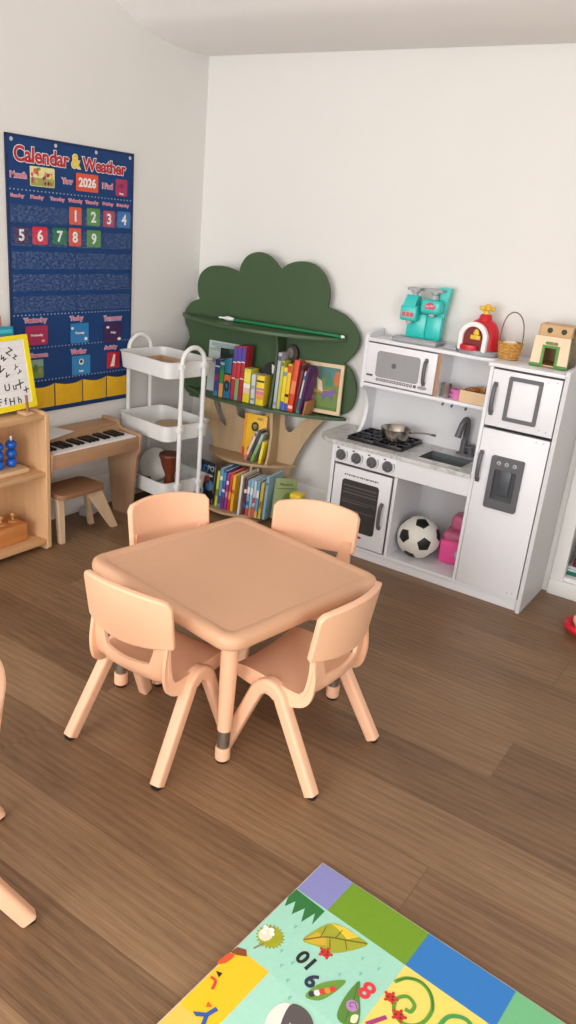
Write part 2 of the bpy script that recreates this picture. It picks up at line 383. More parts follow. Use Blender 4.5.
# ------------------------------------------------------------------ chairs
def make_chair(label):
    t = thing('childrens_chair', label, 'chair', group='apricot chairs')
    # seat: curved sheet running from front lip back and up into the lower back
    prof = spline([(.172, .246), (.165, .266), (.12, .276), (.04, .272), (-.04, .266), (-.080, .272), (-.098, .292), (-.104, .308), (-.106, .324)], k=4)
    n = len(prof)-1
    def seat(u, v):
        i = v*n; k = min(int(i), n-1); f = i-k
        y = prof[k][0]*(1-f)+prof[k+1][0]*f; z = prof[k][1]*(1-f)+prof[k+1][1]*f
        d = Vector((0, prof[k+1][0]-prof[k][0], prof[k+1][1]-prof[k][1])).normalized(); nn = Vector((0, -d.z, d.y))
        s_ = u*2-1; w = .150-.010*max(0, min(1, (v-.55)/.35))
        if v < .12: w -= .02*(1-v/.12)**2
        back = max(0, min(1, (v-.6)/.4))
        e = max(0, min(1, (abs(s_)-.55)/.25)); e = e*e*(3-2*e)
        # the lower back is bowed; its sides rise to carry the backrest and leave a slot in the middle
        z += .012*abs(s_)**2.2*(1-back)+back*.105*e+back*.018*s_*s_
        y += back*.030*s_*s_-.006*back*e
        return (s_*w, y, z), nn
    b = B(); b.slab(seat, 28, n, .011, APRI)
    # side skirts that hang down over the leg tops
    for s_ in (-1, 1):
        sk = spline([(.155, .272), (.10, .274), (.03, .270), (-.04, .268), (-.074, .287), (-.086, .325), (-.088, .400)], k=4)
        lo = spline([(.150, .252), (.10, .244), (.03, .236), (-.04, .234), (-.092, .258), (-.108, .325), (-.100, .400)], k=4)
        V = []; F = []
        for (a, c), (d, e) in zip(sk, lo):
            x = s_*(.150-.010*max(0, min(1, (-a-.04)/.05))); V += [(x, a, c+.008), (x-s_*.010, a, c+.008), (x-s_*.008, d, e), (x+s_*.003, d, e)]
        m_ = len(sk)
        for i in range(m_-1):
            for k in range(4): F.append((i*4+k, i*4+(k+1) % 4, i*4+4+(k+1) % 4, i*4+4+k))
        F += [(0, 1, 2, 3), tuple((m_-1)*4+k for k in (3, 2, 1, 0))]
        b.raw(V, F, APRI)
    seat_o = b.build('seat', t, angle=50)
    # backrest panel, bowed in plan, arched top and sagging lower edge
    def back(u, v):
        s_ = u*2-1; top = .546+.016*(1-s_*s_)
        if abs(s_) > .9: top -= .016*((abs(s_)-.9)/.1)**2
        bot = .402-.016*(1-s_*s_)
        z = bot+(top-bot)*v; w = .156+.002*v
        y = -.122+.038*s_*s_-(z-.40)*.15
        return (s_*w, y, z), (-.5*s_, 1, .14)
    b = B(); b.slab(back, 24, 10, .021, APRI)
    bo = b.build('backrest', t, angle=50); soften(bo, .006, 3)
    for s_ in (-1, 1):
        for e in (-1, 1):
            if e < 0: path = [(s_*.150, .060, .258), (s_*.1505, .030, .274), (s_*.152, -.004, .258), (s_*.156, -.034, .208), (s_*.172, -.156, .006)]
            else: path = [(s_*.150, .000, .258), (s_*.1505, .030, .272), (s_*.152, .062, .256), (s_*.155, .088, .205), (s_*.168, .165, .006)]
            pp = spline(path, k=5); rr = [.0205-.0035*(i/(len(pp)-1)) for i in range(len(pp))]
            b = B(); b.tube(pp, rr, APRI, 24, asp=(1, 1.1), up=(1, 0, 0), sq=6); lg = b.build('leg', t, angle=50)
            fx, fy = path[-1][0], path[-1][1]
            b = B(); b.tube([(fx, fy, .0), (fx, fy, .011)], [.0145, .0145], RUBB, 20, up=(1, 0, 0), sq=4); b.build('foot_cap', lg, label='black rubber foot cap')
    return t
c0 = make_chair('apricot chair at the near left side of the table, outer backrest facing the viewer')
c0.location = (1.567, -1.984, 0); c0.rotation_euler = (0, 0, R(1.2))
c = dup(c0, (1.945, -1.712, 0), R(88.3)); c['label'] = 'apricot chair tucked under the table side nearest the play kitchen'
c = dup(c0, (1.300, -1.552, 0), R(-109.5)); c['label'] = 'apricot chair behind the table, inner backrest in front of the white cart'
c = dup(c0, (1.640, -1.282, 0), R(201)); c['label'] = 'apricot chair behind the table, backrest in front of the toy oven door'
c = dup(c0, (1.599, -2.697, 0), R(154)); c['label'] = 'apricot chair cut off by the left edge of the photo, one leg showing'

# ------------------------------------------------------------------ play kitchen
KY = -.333
KO = (1.16, KY, 0)
K = thing('play_kitchen', 'white wooden play kitchen with oven, microwave, sink and fridge against the wall', 'play kitchen', KO)
def kb(): return B(KO)
x0, x1, xf, YK = 1.16, 2.176, 1.853, -.012
b = kb(); b.prism([(KY, 0), (YK, 0), (YK, .54), (KY, .54)], x0, x0+.018, KWHITE, 'x'); soften(b.build('side_panel', K), .0015)
b = kb(); b.prism([(KY-.006, 0), (YK, 0), (YK, 1.058), (KY+.03, 1.058), (KY-.006, 1.052)], x1-.018, x1, KSHADE, 'x'); soften(b.build('side_panel', K), .0015)
b = kb(); b.box(xf, xf+.016, KY, YK, 0.058, 1.025, KWHITE); soften(b.build('side_panel', K), .0015)
b = kb(); b.box(x0+.018, x1-.018, KY+.012, KY+.028, 0, .044, KWHITE); soften(b.build('plinth', K), .0015)
b = kb(); b.box(x0+.018, x1-.018, KY, YK, .044, .058, KWHITE); soften(b.build('bottom_board', K), .0015)
b = kb(); b.box(x0+.018, x1-.018, YK-.008, YK, .058, 1.03, KSHADE); b.build('back_panel', K)
b = kb(); b.box(1.500, 1.516, KY+.002, YK-.008, .058, .45, KWHITE); soften(b.build('divider', K), .0015)
b = kb(); b.box(x0+.018, xf, KY, KY+.015, .452, .54, KWHITE); soften(b.build('apron', K), .0015)
# countertop with a rounded overhanging end and a cut-out for the basin
sx0, sx1, sy0, sy1 = 1.575, 1.79, -.285, -.125
end = [(1.050+.12*(1-cos(R(a))), -.225-.12*sin(R(a))) for a in range(0, 91, 10)]
outer = [(1.050, YK)]+end+[(xf, -.345), (xf, YK)]
b = kb(); b.mesh(curve_mesh([outer, [(sx0, sy0), (sx1, sy0), (sx1, sy1), (sx0, sy1)]], .0085, .0015), MARB, Matrix.Translation((0, 0, .547))); b.build('countertop', K)
b = kb()
wl = .004
b.box(sx0, sx1, sy0, sy1, .478, .482, SINK)
b.box(sx0, sx0+wl, sy0, sy1, .48, .5585, SINK); b.box(sx1-wl, sx1, sy0, sy1, .48, .5585, SINK)
b.box(sx0, sx1, sy0, sy0+wl, .48, .5585, SINK); b.box(sx0, sx1, sy1-wl, sy1, .48, .5585, SINK)
b.mesh(curve_mesh([rrect(sx0-.014, sx1+.014, sy0-.014, sy1+.014, .012), [(sx0+wl, sy0+wl), (sx1-wl, sy0+wl), (sx1-wl, sy1-wl), (sx0+wl, sy1-wl)]], .001), MARB, Matrix.Translation((0, 0, .5577)))
sk = b.build('sink_basin', K, label='dark grey sink basin')
b = kb(); b.lathe([(.012, 0), (.012, .002), (.004, .003)], CHROME, 16, (1.68, -.2, .482)); b.build('drain', sk)
# faucet
b = kb(); fx, fy = 1.705, -.06
b.box(fx-.03, fx+.055, fy-.022, fy+.022, .557, .567, KDARK, .004)
b.tube(spline([(fx-.004, fy, .56), (fx-.003, fy, .62), (fx, fy-.002, .68), (fx, fy-.012, .718), (fx-.004, fy-.030, .726), (fx-.010, fy-.046, .708)], k=5), [.0165]*6+[.014]*10+[.0135]*10, KDARK, 16)
b.cyl((fx-.010, fy-.045, .712), (fx-.018, fy-.060, .645), .0135, .0165, KDARK)
fa = b.build('faucet', K, label='dark grey toy faucet')
b = kb(); b.cyl((fx+.034, fy, .565), (fx+.034, fy, .60), .015, .013, KDARK); b.box(fx+.02, fx+.05, fy-.05, fy+.006, .60, .612, KDARK, .004); b.build('tap_lever', fa)
# stove
b = kb(); gx0, gx1, gy0, gy1 = 1.203, 1.492, -.285, -.05
b.box(gx0, gx1, gy0, gy1, .5575, .562, GRATE, .002)
for i in range(2):
    for j in range(2):
        cx = gx0+.073+i*.144; cy = gy0+.06+j*.116
        b.lathe([(.034, .0), (.034, .007), (.022, .009), (.022, .014), (.001, .015)], GRATE, 20, (cx, cy, .561))
        b.box(cx-.066, cx+.066, cy-.0035, cy+.0035, .570, .578, GRATE, .001); b.box(cx-.0035, cx+.0035, cy-.053, cy+.053, .570, .578, GRATE, .001)
        for q in (-.03, .03): b.box(cx+q-.003, cx+q+.003, cy-.053, cy+.053, .568, .576, GRATE, .001)
        for q in (-1, 1):
            b.box(cx-.068, cx+.068, cy+q*.053-.0035, cy+q*.053+.0035, .56, .576, GRATE, .001); b.box(cx+q*.066-.0035, cx+q*.066+.0035, cy-.055, cy+.055, .56, .576, GRATE, .001)
b.build('stove_grate', K, label='black stove grate')
# control knobs
b = kb(); b.box(x0+.018, 1.500, KY-.0035, KY, .455, .538, KWHITE, .001); pn = b.build('control_panel', K)
for x in (1.214, 1.297, 1.379, 1.462):
    b = kb(); M = M_front(x, KY-.0035, .493)
    b.lathe([(.026, 0), (.026, .006), (.024, .008), (.021, .008), (.020, .018), (.018, .020), (.001, .020)], KDARK, 28, M=M)
    b.lathe([(.0262, .0), (.0268, .001), (.0268, .006), (.0262, .007)], CHROME, 28, M=M)
    b.box(-.0035, .0035, -.019, .019, .019, .0265, KDARK, .002, M=M @ Matrix.Rotation(R(-40), 4, 'Z'))
    b.build('knob', K, label='dark grey oven knob')
    b = kb(); 
    pts = [(.033*cos(R(a)), .033*sin(R(a)), .0006) for a in range(-50, 46, 8)]
    for q in range(len(pts)-1):
        a_, b_ = pts[q], pts[q+1]; w = .0005+.0022*q/len(pts)
        b.tube([a_, b_], w, KDARK, 6, M=M, asp=(.3, 1))
    b.build('dial_marking', pn)
    b = kb(); b.box(-.026, -.014, .026, .033, 0, .0008, KDARK, M=M); b.build('burner_icon', pn)
# oven door
def door(name, xa, xb, za, zb, y=KY, th=.014):
    b = kb(); b.box(xa-.0018, xb+.0018, y+.001, y+.0035, za-.0018, zb+.0018, KGAP); g = b.build('gap_shade_sheet', K)  # grey sheet behind the door paints its shaded gap line
    b = kb(); b.box(xa, xb, y-th+.004, y, za, zb, KWHITE, .0015); return b.build(name, K)
yd = KY-.010
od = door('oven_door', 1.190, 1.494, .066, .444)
b = kb(); b.mesh(curve_mesh([rrect(1.240, 1.438, .135, .384, .016)], .001), KWIN, M_front(0, yd-.0008, 0))
b.build('oven_window', od, label='dark oven window')
b = kb()
for k, z in enumerate((.352, .335, .318, .285, .272, .235)):
    b.box(1.250, 1.428, yd-.003, yd-.0018, z, z+.0035 if k % 2 else z+.006, mat('oven_rack_grey', (92, 90, 89), .4))
b.box(1.395, 1.42, yd-.003, yd-.0018, .268, .276, INK)
b.build('oven_rack_print', od)
b = kb(); random.seed(3)
for k in range(16):
    x = 1.248+k*.0115; b.box(x, x+.007+.003*random.random(), yd-.0006, yd, .402+.002*(k % 2), .410, KDARK)
b.build('vent_marking', od)
b = kb(); b.mesh(curve_mesh([[(.012*cos(R(a)), .006*sin(R(a))) for a in range(0, 360, 20)]], .0005), mat('badge_red', (150, 40, 48), .5), M_front(1.365, yd-.0004, .112)); b.build('badge', od, label='small red oval badge')
def handle(par, x, za, zb, yf, w=.0085):
    b = kb(); b.tube(spline([(x, yf+.002, za+.008), (x, yf-.014, za+.014), (x, yf-.02, (za+zb)/2), (x, yf-.014, zb-.014), (x, yf+.002, zb-.008)], k=6), w, KDARK, 12, asp=(.7, 1.05), up=(0, 1, 0), sq=3)
    for z in (za+.006, zb-.006): b.box(x-w, x+w, yf-.010, yf, z-.010, z+.010, KDARK, .003)
    return b.build('handle', par, label='dark grey handle')
handle(od, 1.463, .186, .312, yd)
# hutch with the microwave
HY = -.162
side = spline([(HY, 1.035), (HY, .90), (HY, .79)], k=3)+spline([(HY, .79), (-.120, .755), (-.082, .69), (-.098, .61), (-.14, .5565)], k=5)
b = kb(); b.prism([(YK, .5565), (YK, 1.058), (-.06, 1.058), (-.11, 1.052), (HY+.015, 1.046)]+side, x0+.014, x0+.032, KWHITE, 'x'); soften(b.build('hutch_side', K), .0015)
b = kb(); b.box(x0+.032, xf, HY-.006, YK-.008, 1.012, 1.028, KWHITE, .002); b.build('hutch_top', K)
b = kb(); b.box(x0+.032, xf, HY-.006, YK-.008, .800, .816, KWHITE, .002); b.build('hutch_shelf', K)
b = kb(); b.box(1.552, 1.567, HY, YK-.008, .816, 1.012, KWHITE); b.box(1.552, 1.567, HY-.0015, HY, .816, 1.012, wood('raw_panel_edge', (176, 128, 92), .08, 'z')); b.build('hutch_divider', K)
b = kb(); b.box(1.193, 1.552, HY+.003, HY+.006, .8205, 1.0075, KGAP); b.build('gap_shade_sheet', K)  # same painted gap shade around the microwave door
b = kb(); b.box(1.195, 1.550, HY-.008, HY+.003, .822, 1.006, KWHITE, .0015); md = b.build('microwave_door', K)
ym = HY-.008
b = kb(); b.mesh(curve_mesh([rrect(1.251, 1.472, .855, .976, .016)], .0012), MWIN, M_front(0, ym-.0008, 0)); b.lathe([(.012, 0), (.012, .0012), (.008, .0014)], KDARK, 20, M=M_front(1.343, ym-.002, .917)); b.build('microwave_window', md, label='grey microwave window')
handle(md, 1.502, .858, .975, ym, .008)
b = kb()
for k in range(11):
    x = 1.258+k*.0175; b.mesh(curve_mesh([rrect(x, x+.0145, .836, .850, .004)], .0005), KDARK, M_front(0, ym-.0005, 0)); b.mesh(curve_mesh([rrect(x+.004, x+.010, .841, .846, .002)], .0004), WHITE, M_front(0, ym-.0012, 0))
b.mesh(curve_mesh([rrect(1.452, 1.467, .836, .850, .004)], .0005), KDARK, M_front(0, ym-.0004, 0))
b.build('microwave_buttons', md)
b = kb(); b.mesh(curve_mesh([[(1.497+.024*cos(R(a)), .843+.008*sin(R(a))) for a in range(0, 360, 15)]], .0006), MWIN, M_front(0, ym-.0005, 0)); b.build('door_latch', md)
b = kb(); b.box(1.205, 1.238, ym-.0008, ym, .852, .862, KDARK); b.build('name_plate', md)
for x in (1.590, 1.635, 1.703):
    b = kb(); b.box(x-.012, x+.012, -.130, -.106, .795, .80, KDARK, .002); b.tube(spline([(x, -.118, .797), (x, -.118, .784), (x, -.124, .778), (x, -.132, .783)], k=4), .004, KDARK, 8); b.build('hook', K, label='dark grey utensil hook')
# fridge column
b = kb(); b.box(xf-.006, x1-.018, KY-.012, YK-.008, 1.024, 1.040, KWHITE, .003); b.build('fridge_top', K)
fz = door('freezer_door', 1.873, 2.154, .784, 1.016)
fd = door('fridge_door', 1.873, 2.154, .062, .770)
b = kb(); b.mesh(curve_mesh([rrect(1.945, 2.083, .816, .998, .006), rrect(1.960, 2.068, .832, .982, .004)], .0035), KDARK, M_front(0, yd-.0035, 0)); b.build('frame_trim', fz, label='dark grey rectangular frame')
handle(fz, 1.893, .832, .962, yd); handle(fd, 1.888, .540, .672, yd)
b = kb()
b.mesh(curve_mesh([rrect(1.937, 2.073, .440, .665, .008), rrect(1.957, 2.053, .478, .612, .004)], .007, .0015), KDARK, M_front(0, yd-.006, 0))
dp = mat('dispenser_recess', (62, 64, 68), .4)
b.box(1.955, 2.055, yd-.002, yd-.0005, .476, .614, dp)
b.box(1.985, 2.030, yd-.0095, yd-.002, .505, .612, mat('dispenser_chute', (74, 80, 86), .4), .002)
b.prism([(yd-.012, .478), (yd-.001, .478), (yd-.001, .496)], 1.957, 2.053, dp, 'x')
ds = b.build('dispenser', fd, label='dark grey water and ice dispenser')
for x in (1.971, 2.005, 2.039):
    b = kb(); b.lathe([(.009, 0), (.009, .003), (.007, .004), (.001, .004)], mat('dispenser_button', (170, 172, 176), .4), 16, M=M_front(x, yd-.014, .640)); b.box(x-.002, x+.002, yd-.019, yd-.018, .635, .645, KDARK); b.build('button', ds)
b = kb()
for (x, z) in ((2.10, 1.0), (2.135, 1.004), (2.10, .806), (2.128, .803), (2.10, .756), (2.13, .757), (2.11, .08), (2.13, .084)): b.lathe([(.003, 0), (.003, .0012), (.001, .0014)], mat('screw_cap', (190, 190, 194), .4), 10, M=M_front(x, yd, z))
b.build('screw_caps', K)

# things in and on the kitchen
pot = thing('toy_saucepan', 'small steel saucepan on the black stove grate', 'saucepan', (1.402, -.178, .5785))
PANM = mat('pan_steel', (178, 172, 162), .22, metal=1, var=.08, scale=30)
b = B(); b.lathe([(.001, 0), (.056, 0), (.063, .006), (.070, .056), (.073, .058), (.071, .060), (.067, .056), (.060, .008), (.052, .004), (.001, .003)], PANM, 40); b.build('pan', pot)
b = B(); b.tube(spline([(.066, .014, .046), (.10, .024, .053), (.145, .035, .056), (.17, .040, .054)], k=5), .0065, PANM, 12, asp=(.6, 1.3)); b.tube([(.163, .039, .0555), (.184, .044, .053)], .0075, mat('handle_tip', (90, 88, 86), .4), 12, asp=(.7, 1.3)); b.build('handle', pot)

cup = thing('steel_cup', 'small steel cup on the kitchen hutch shelf beside the microwave', 'cup', (1.597, -.128, .8167))
b = B(); b.lathe([(.001, 0), (.019, 0), (.021, .003), (.0235, .06), (.0245, .063), (.0225, .062), (.019, .006), (.001, .004)], STEEL, 32); b.build('cup_body', cup)
pc = thing('pink_cup', 'small pink plastic cup on the hutch shelf between steel cup and crate', 'cup', (1.653, -.122, .8167))
PINKC = mat('pink_plastic', (214, 118, 176), .4)
b = B(); b.lathe([(.001, 0), (.022, 0), (.025, .003), (.028, .044), (.029, .046), (.026, .045), (.021, .006), (.001, .004)], PINKC, 28); b.build('cup_body', pc)
b = B(); b.tube(spline([(-.026, -.004, .036), (-.038, -.006, .034), (-.040, -.006, .022), (-.026, -.004, .012)], k=5), .004, PINKC, 8); b.build('handle', pc)
cr = thing('wooden_food_crate', 'pale wooden crate of toy bread on the hutch shelf beside the fridge', 'crate', (1.748, -.098, .8165))
CW = wood('crate_wood', (222, 190, 150), .06, 'x')
b = B(); L_, W_, H_ = .075, .055, .052
b.box(-L_, L_, -W_, W_, 0, .006, CW); b.box(-L_, L_, -W_, -W_+.007, .006, H_, CW); b.box(-L_, L_, W_-.007, W_, .006, H_, CW); b.box(-L_, -L_+.007, -W_+.007, W_-.007, .006, H_, CW); b.box(L_-.007, L_, -W_+.007, W_-.007, .006, H_, CW)
soften(b.build('box', cr), .001)
BREAD = mat('toy_bread_crust', (150, 92, 44), .6, var=.25, scale=60); BREAD2 = mat('toy_bread_gold', (206, 150, 78), .6, var=.15, scale=60)
for k, (dx, dy, a, m_, lab) in enumerate([(-.03, -.012, 20, BREAD, 'dark brown toy bread roll at the left end of the wooden crate'), (.012, .008, -15, BREAD2, 'golden toy bread lying in the middle of the crate'), (.040, -.018, 35, BREAD, 'brown toy bread at the fridge end of the crate'), (-.008, .020, 8, BREAD2, 'golden toy bread at the back of the crate')]):
    b = B(); pts = [(-.032+.064*t/8, .006*sin(pi*t/8), .003*sin(pi*t/8)) for t in range(9)]
    b.tube(pts, [.004, .009, .0125, .0145, .0155, .0145, .0125, .009, .004], m_, 14)
    for q in (-.014, 0, .014): b.tube([(q-.004, -.010, .010), (q, .003, .0165), (q+.004, .014, .010)], .0022, BREAD2 if m_ is BREAD else BREAD, 6)
    tag(put(b.build('toy_bread'), (1.745+dx, -.098+dy, .864), (R(6), R(8*(k-1.5)), R(a))), lab, 'toy bread', 'breads in the crate')

# football from a truncated icosahedron
def football(name, r):
    ph = (1+5**.5)/2
    V = [Vector(v).normalized() for v in [(-1, ph, 0), (1, ph, 0), (-1, -ph, 0), (1, -ph, 0), (0, -1, ph), (0, 1, ph), (0, -1, -ph), (0, 1, -ph), (ph, 0, -1), (ph, 0, 1), (-ph, 0, -1), (-ph, 0, 1)]]
    Fs = [(0, 11, 5), (0, 5, 1), (0, 1, 7), (0, 7, 10), (0, 10, 11), (1, 5, 9), (5, 11, 4), (11, 10, 2), (10, 7, 6), (7, 1, 8), (3, 9, 4), (3, 4, 2), (3, 2, 6), (3, 6, 8), (3, 8, 9), (4, 9, 5), (2, 4, 11), (6, 2, 10), (8, 6, 7), (9, 8, 1)]
    T = lambda a, c: V[a]*(2/3)+V[c]*(1/3)
    panels = []
    for f in Fs:
        a, c, d = f; panels.append(([T(a, c), T(c, a), T(c, d), T(d, c), T(d, a), T(a, d)], MWHITE))
    for v in range(12):
        nb = [];
        for f in Fs:
            if v in f:
                i = f.index(v); nb.append((f[(i+1) % 3], f[(i+2) % 3]))
        order = [nb[0][0]]
        while len(order) < 5: order.append(dict(nb)[order[-1]])
        panels.append(([T(v, w) for w in order], MBLACK))
    # turn one black panel towards the lower front right and its neighbour to the top
    vx = r_; vu = u_; vb = -f_
    A = (vx*.10-vu*.33+vb*.93).normalized(); Bv = (vx*.07+vu*.66+vb*.74); Bv = (Bv-A*Bv.dot(A)).normalized()
    a0 = V[0]; b0 = (V[11]-a0*V[11].dot(a0)).normalized()
    Q = Matrix((A, Bv, A.cross(Bv))).transposed() @ Matrix((a0, b0, a0.cross(b0)))
    b = B()
    for pts, m_ in panels:
        c = sum(pts, Vector())/len(pts); n = 5
        for i in range(len(pts)):
            p, q = pts[i], pts[(i+1) % len(pts)]
            grid = {}
            vs = []; fs = []
            for a_ in range(n+1):
                for c_ in range(n+1-a_):
                    u = c+(p-c)*(a_/n)+(q-c)*(c_/n)
                    edge = (a_+c_)/n
                    grid[(a_, c_)] = len(vs); vs.append(Q @ (u.normalized()*r*(1-(.012 if edge > .999 else 0))))
            for a_ in range(n):
                for c_ in range(n-a_):
                    fs.append((grid[(a_, c_)], grid[(a_+1, c_)], grid[(a_, c_+1)]))
                    if a_+c_ < n-1: fs.append((grid[(a_+1, c_)], grid[(a_+1, c_+1)], grid[(a_, c_+1)]))
            b.raw(vs, fs, m_)
    bmesh.ops.remove_doubles(b.bm, verts=b.bm.verts, dist=.0002)
    return b.build(name, angle=60)
tag(put(football('football', .1008), (1.620, -.228, .1595)), 'black and white football inside the open compartment of the play kitchen', 'ball')

pk = thing('pink_toy_case', 'hot pink plastic toy case with translucent lid beside the football', 'toy case', (1.770, -.125, .0585), R(4)); pk.scale = (1.0, 1.0, 1.04)
HP = mat('hot_pink_plastic', (255, 92, 168), .4); HPT = mat('pink_clear_plastic', (244, 130, 176), .25, trans=.3)
b = B(); b.box(-.058, .058, -.070, .070, 0, .105, HP, .012, 3); b.build('case_body', pk)
b = B(); b.box(-.054, .054, -.066, .066, .102, .150, HPT, .018, 3); b.box(-.036, .052, -.030, .064, .145, .222, HPT, .026, 3); b.box(-.057, .057, -.069, .069, .098, .110, HP, .004); b.build('lid', pk, label='translucent pink lid')
b = B(); b.lathe([(.016, 0), (.016, .006), (.010, .010), (.001, .010)], mat('silver_latch', (196, 196, 206), .3), 16, M=M_front(.036, -.070, .056)); b.box(.028, .044, -.079, -.070, .046, .054, WHITE, .002); b.build('latch', pk, label='silver latch')

# teal dough machine
tm = thing('dough_machine', 'turquoise two-headed play dough machine on top of the play kitchen', 'toy', (1.407, -.092, 1.0285), R(4)); tm.scale = (.92, .92, .98)
TEAL = mat('turquoise_plastic', (58, 200, 192), .35); TEAL2 = mat('turquoise_clear_plastic', (40, 196, 188), .25); TG = mat('toy_grey_plastic', (158, 160, 164), .45); TGL = mat('toy_silver_plastic', (176, 176, 178), .35)
b = B(); b.box(-.118, .118, -.062, .060, 0, .022, TG, .008, 3); b.box(-.108, .108, -.056, .0, .021, .025, TG, .002); b.build('base_tray', tm, label='grey base tray')
b = B(); b.box(-.070, .030, -.004, .055, .022, .135, TEAL2, .006); b.box(.022, .108, .006, .058, .022, .135, TEAL2, .006); b.prism([(-.068, .13), (.110, .13), (.128, .26), (.075, .262), (.05, .20), (-.06, .18)], .014, .056, TEAL, 'y'); b.build('body', tm)
b = B(); b.box(-.094, -.006, -.058, .03, .100, .170, TEAL, .012, 3); b.prism([(-.058, .165), (.02, .165), (.02, .21), (-.02, .215), (-.045, .19)], -.08, -.018, TEAL, 'x'); h1 = b.build('dispensing_head', tm)
b = B(); b.mesh(curve_mesh([rrect(-.084, -.018, .116, .142, .004)], .001), TGL, M_front(0, -.059, 0))
for k in range(3): b.mesh(curve_mesh([rrect(-.080+k*.021, -.063+k*.021, .119, .139, .003)], .0015), mat('toy_red_button', (196, 86, 96), .4), M_front(0, -.0605, 0))
b.build('button_panel', h1)
b = B(); b.lathe([(.012, 0), (.016, .004), (.016, .016)], TGL, 20, (-.048, -.03, .086)); b.build('nozzle', h1)
b = B(); b.box(.004, .108, -.05, .03, .142, .206, TEAL, .016, 3); h2 = b.build('dispensing_head', tm)
cl = [(.0, -.012), (.016, -.012), (.026, -.006), (.028, .004), (.018, .010), (.010, .017), (-.004, .019), (-.016, .012), (-.026, .008), (-.028, -.004), (-.018, -.012)]
b = B(); b.mesh(curve_mesh([spline(cl, True, 4)], .0012), mat('badge_pink_red', (196, 60, 92), .4), M_front(.056, -.0515, .176)); b.mesh(text_mesh('Play-Doh', w=.044, h=.012, ext=.0004), WHITE, M_front(.056, -.0532, .177) @ Matrix.Rotation(R(8), 4, 'Z')); b.build('badge', h2, label='pink cloud-shaped badge')
b = B(); b.lathe([(.012, 0), (.017, .004), (.017, .018)], TGL, 20, (.058, -.012, .128)); b.build('nozzle', h2)
for (x, z0, z1, r1, par) in ((-.046, .168, .236, .034, h1), (.056, .204, .240, .048, h2)):
    b = B(); b.lathe([(.020, z0), (.020, z0+.02), (.014, z0+.022), (.014, z1-.012), (.022, z1-.010), (.022, z1)], TGL, 24, (x, .0, 0)); b.prism([(a*1.0, c) for a, c in rrect(x-r1, x+r1, -.036, .036, .012)], z1, z1+.012, TG, 'z'); b.build('hopper_lid', par, label='grey hopper with flat lid')
b = B(); b.box(-.03, .03, -.02, .02, 0, .016, TG, .004); b.lathe([(.010, .015), (.010, .021), (.004, .022)], TGL, 16, (0, 0, 0)); b.box(-.022, .022, -.014, -.010, .015, .02, TGL)
tag(put(b.build('dough_mould'), (1.578, -.105, 1.0285), (0, 0, R(8))), 'small grey dough mould between the turquoise machine and red oven', 'toy')

# red pizza oven toy
po = thing('pizza_oven_toy', 'red domed toy pizza oven with white arch and yellow chimney', 'toy', (1.710, -.103, 1.0287), R(-3))
RED = mat('toy_red_plastic', (206, 30, 44), .35); YEL = mat('toy_yellow_plastic', (236, 190, 62), .4); RED_SHADE = mat('toy_red_shaded', (120, 18, 26), .5)
b = B(); b.mesh(curve_mesh([[(.090*cos(R(a)), .074*sin(R(a))) for a in range(0, 360, 10)]], .008, .003), TG, Matrix.Translation((0, 0, .011))); b.build('base', po, label='grey oval base')
# solid dome and throat; the hollow's shade is painted as a darker red sheet
def dome(r, h, n=14): return [(r*cos(t)**.6 if cos(t) > 1e-4 else .001, h*sin(t)) for t in [pi/2*k/n for k in range(n+1)]]
pr = dome(.080, .132); n_ = 40
b = B(); b.lathe([(r, z+.02) for r, z in pr], RED, n_, (0, .012, 0), sy=.72)
b.lathe([(.030, .146), (.026, .166), (.020, .172)], RED, 24, (0, .012, 0)); dm = b.build('dome', po)
AX = -.012
arch = [(.063*cos(R(a)), .074+.063*sin(R(a))) for a in range(0, 181, 10)]
inner = [(.049*cos(R(a)), .074+.049*sin(R(a))) for a in range(180, -1, -10)]
b = B(); b.mesh(curve_mesh([[(.062, .02)]+arch+[(-.062, .02), (-.048, .02)]+inner+[(.048, .02)]], .007, .003), WHITE, M_front(AX, -.058, 0)); b.build('arch', po, label='white arch')
b = B(); b.prism([(.055, .02)]+[(.056*cos(R(a)), .074+.056*sin(R(a))) for a in range(0, 181, 10)]+[(-.055, .02)], -.054, .0, RED, 'y', Matrix.Translation((AX, 0, 0))); b.build('throat', po)
b = B(); b.mesh(curve_mesh([[(.049, .02)]+[(.049*cos(R(a)), .074+.050*sin(R(a))) for a in range(0, 181, 10)]+[(-.049, .02)]], .0006), RED_SHADE, M_front(AX, -.0550, 0)); b.build('opening', po)  # flat darker red sheet, shade of the hollow put into its colour
b = B(); b.lathe([(.001, 0), (.040, 0), (.042, .008), (.040, .022), (.001, .022)], RED, 28, (AX-.012, -.062, .019), sy=.6); b.build('turntable', po)
b = B(); b.box(AX-.012, AX+.034, -.068, -.0555, .066, .086, YEL, .004); b.lathe([(.006, .084), (.015, .090), (.010, .106), (.002, .112)], YEL, 16, (AX+.012, -.061, 0), sy=.45); b.build('dough_press', po, label='yellow press inside the oven')
b = B(); b.lathe([(.016, .165), (.014, .186), (.022, .192)], YEL, 16, (0, .012, 0))
for a in range(0, 360, 60): b.sph((.024*cos(R(a)), .012+.018*sin(R(a)), .196), .013, YEL, (1, 1, .75), 12)
b.sph((0, .012, .200), .016, YEL, n=12); b.build('chimney', po, label='yellow flower-shaped chimney top')

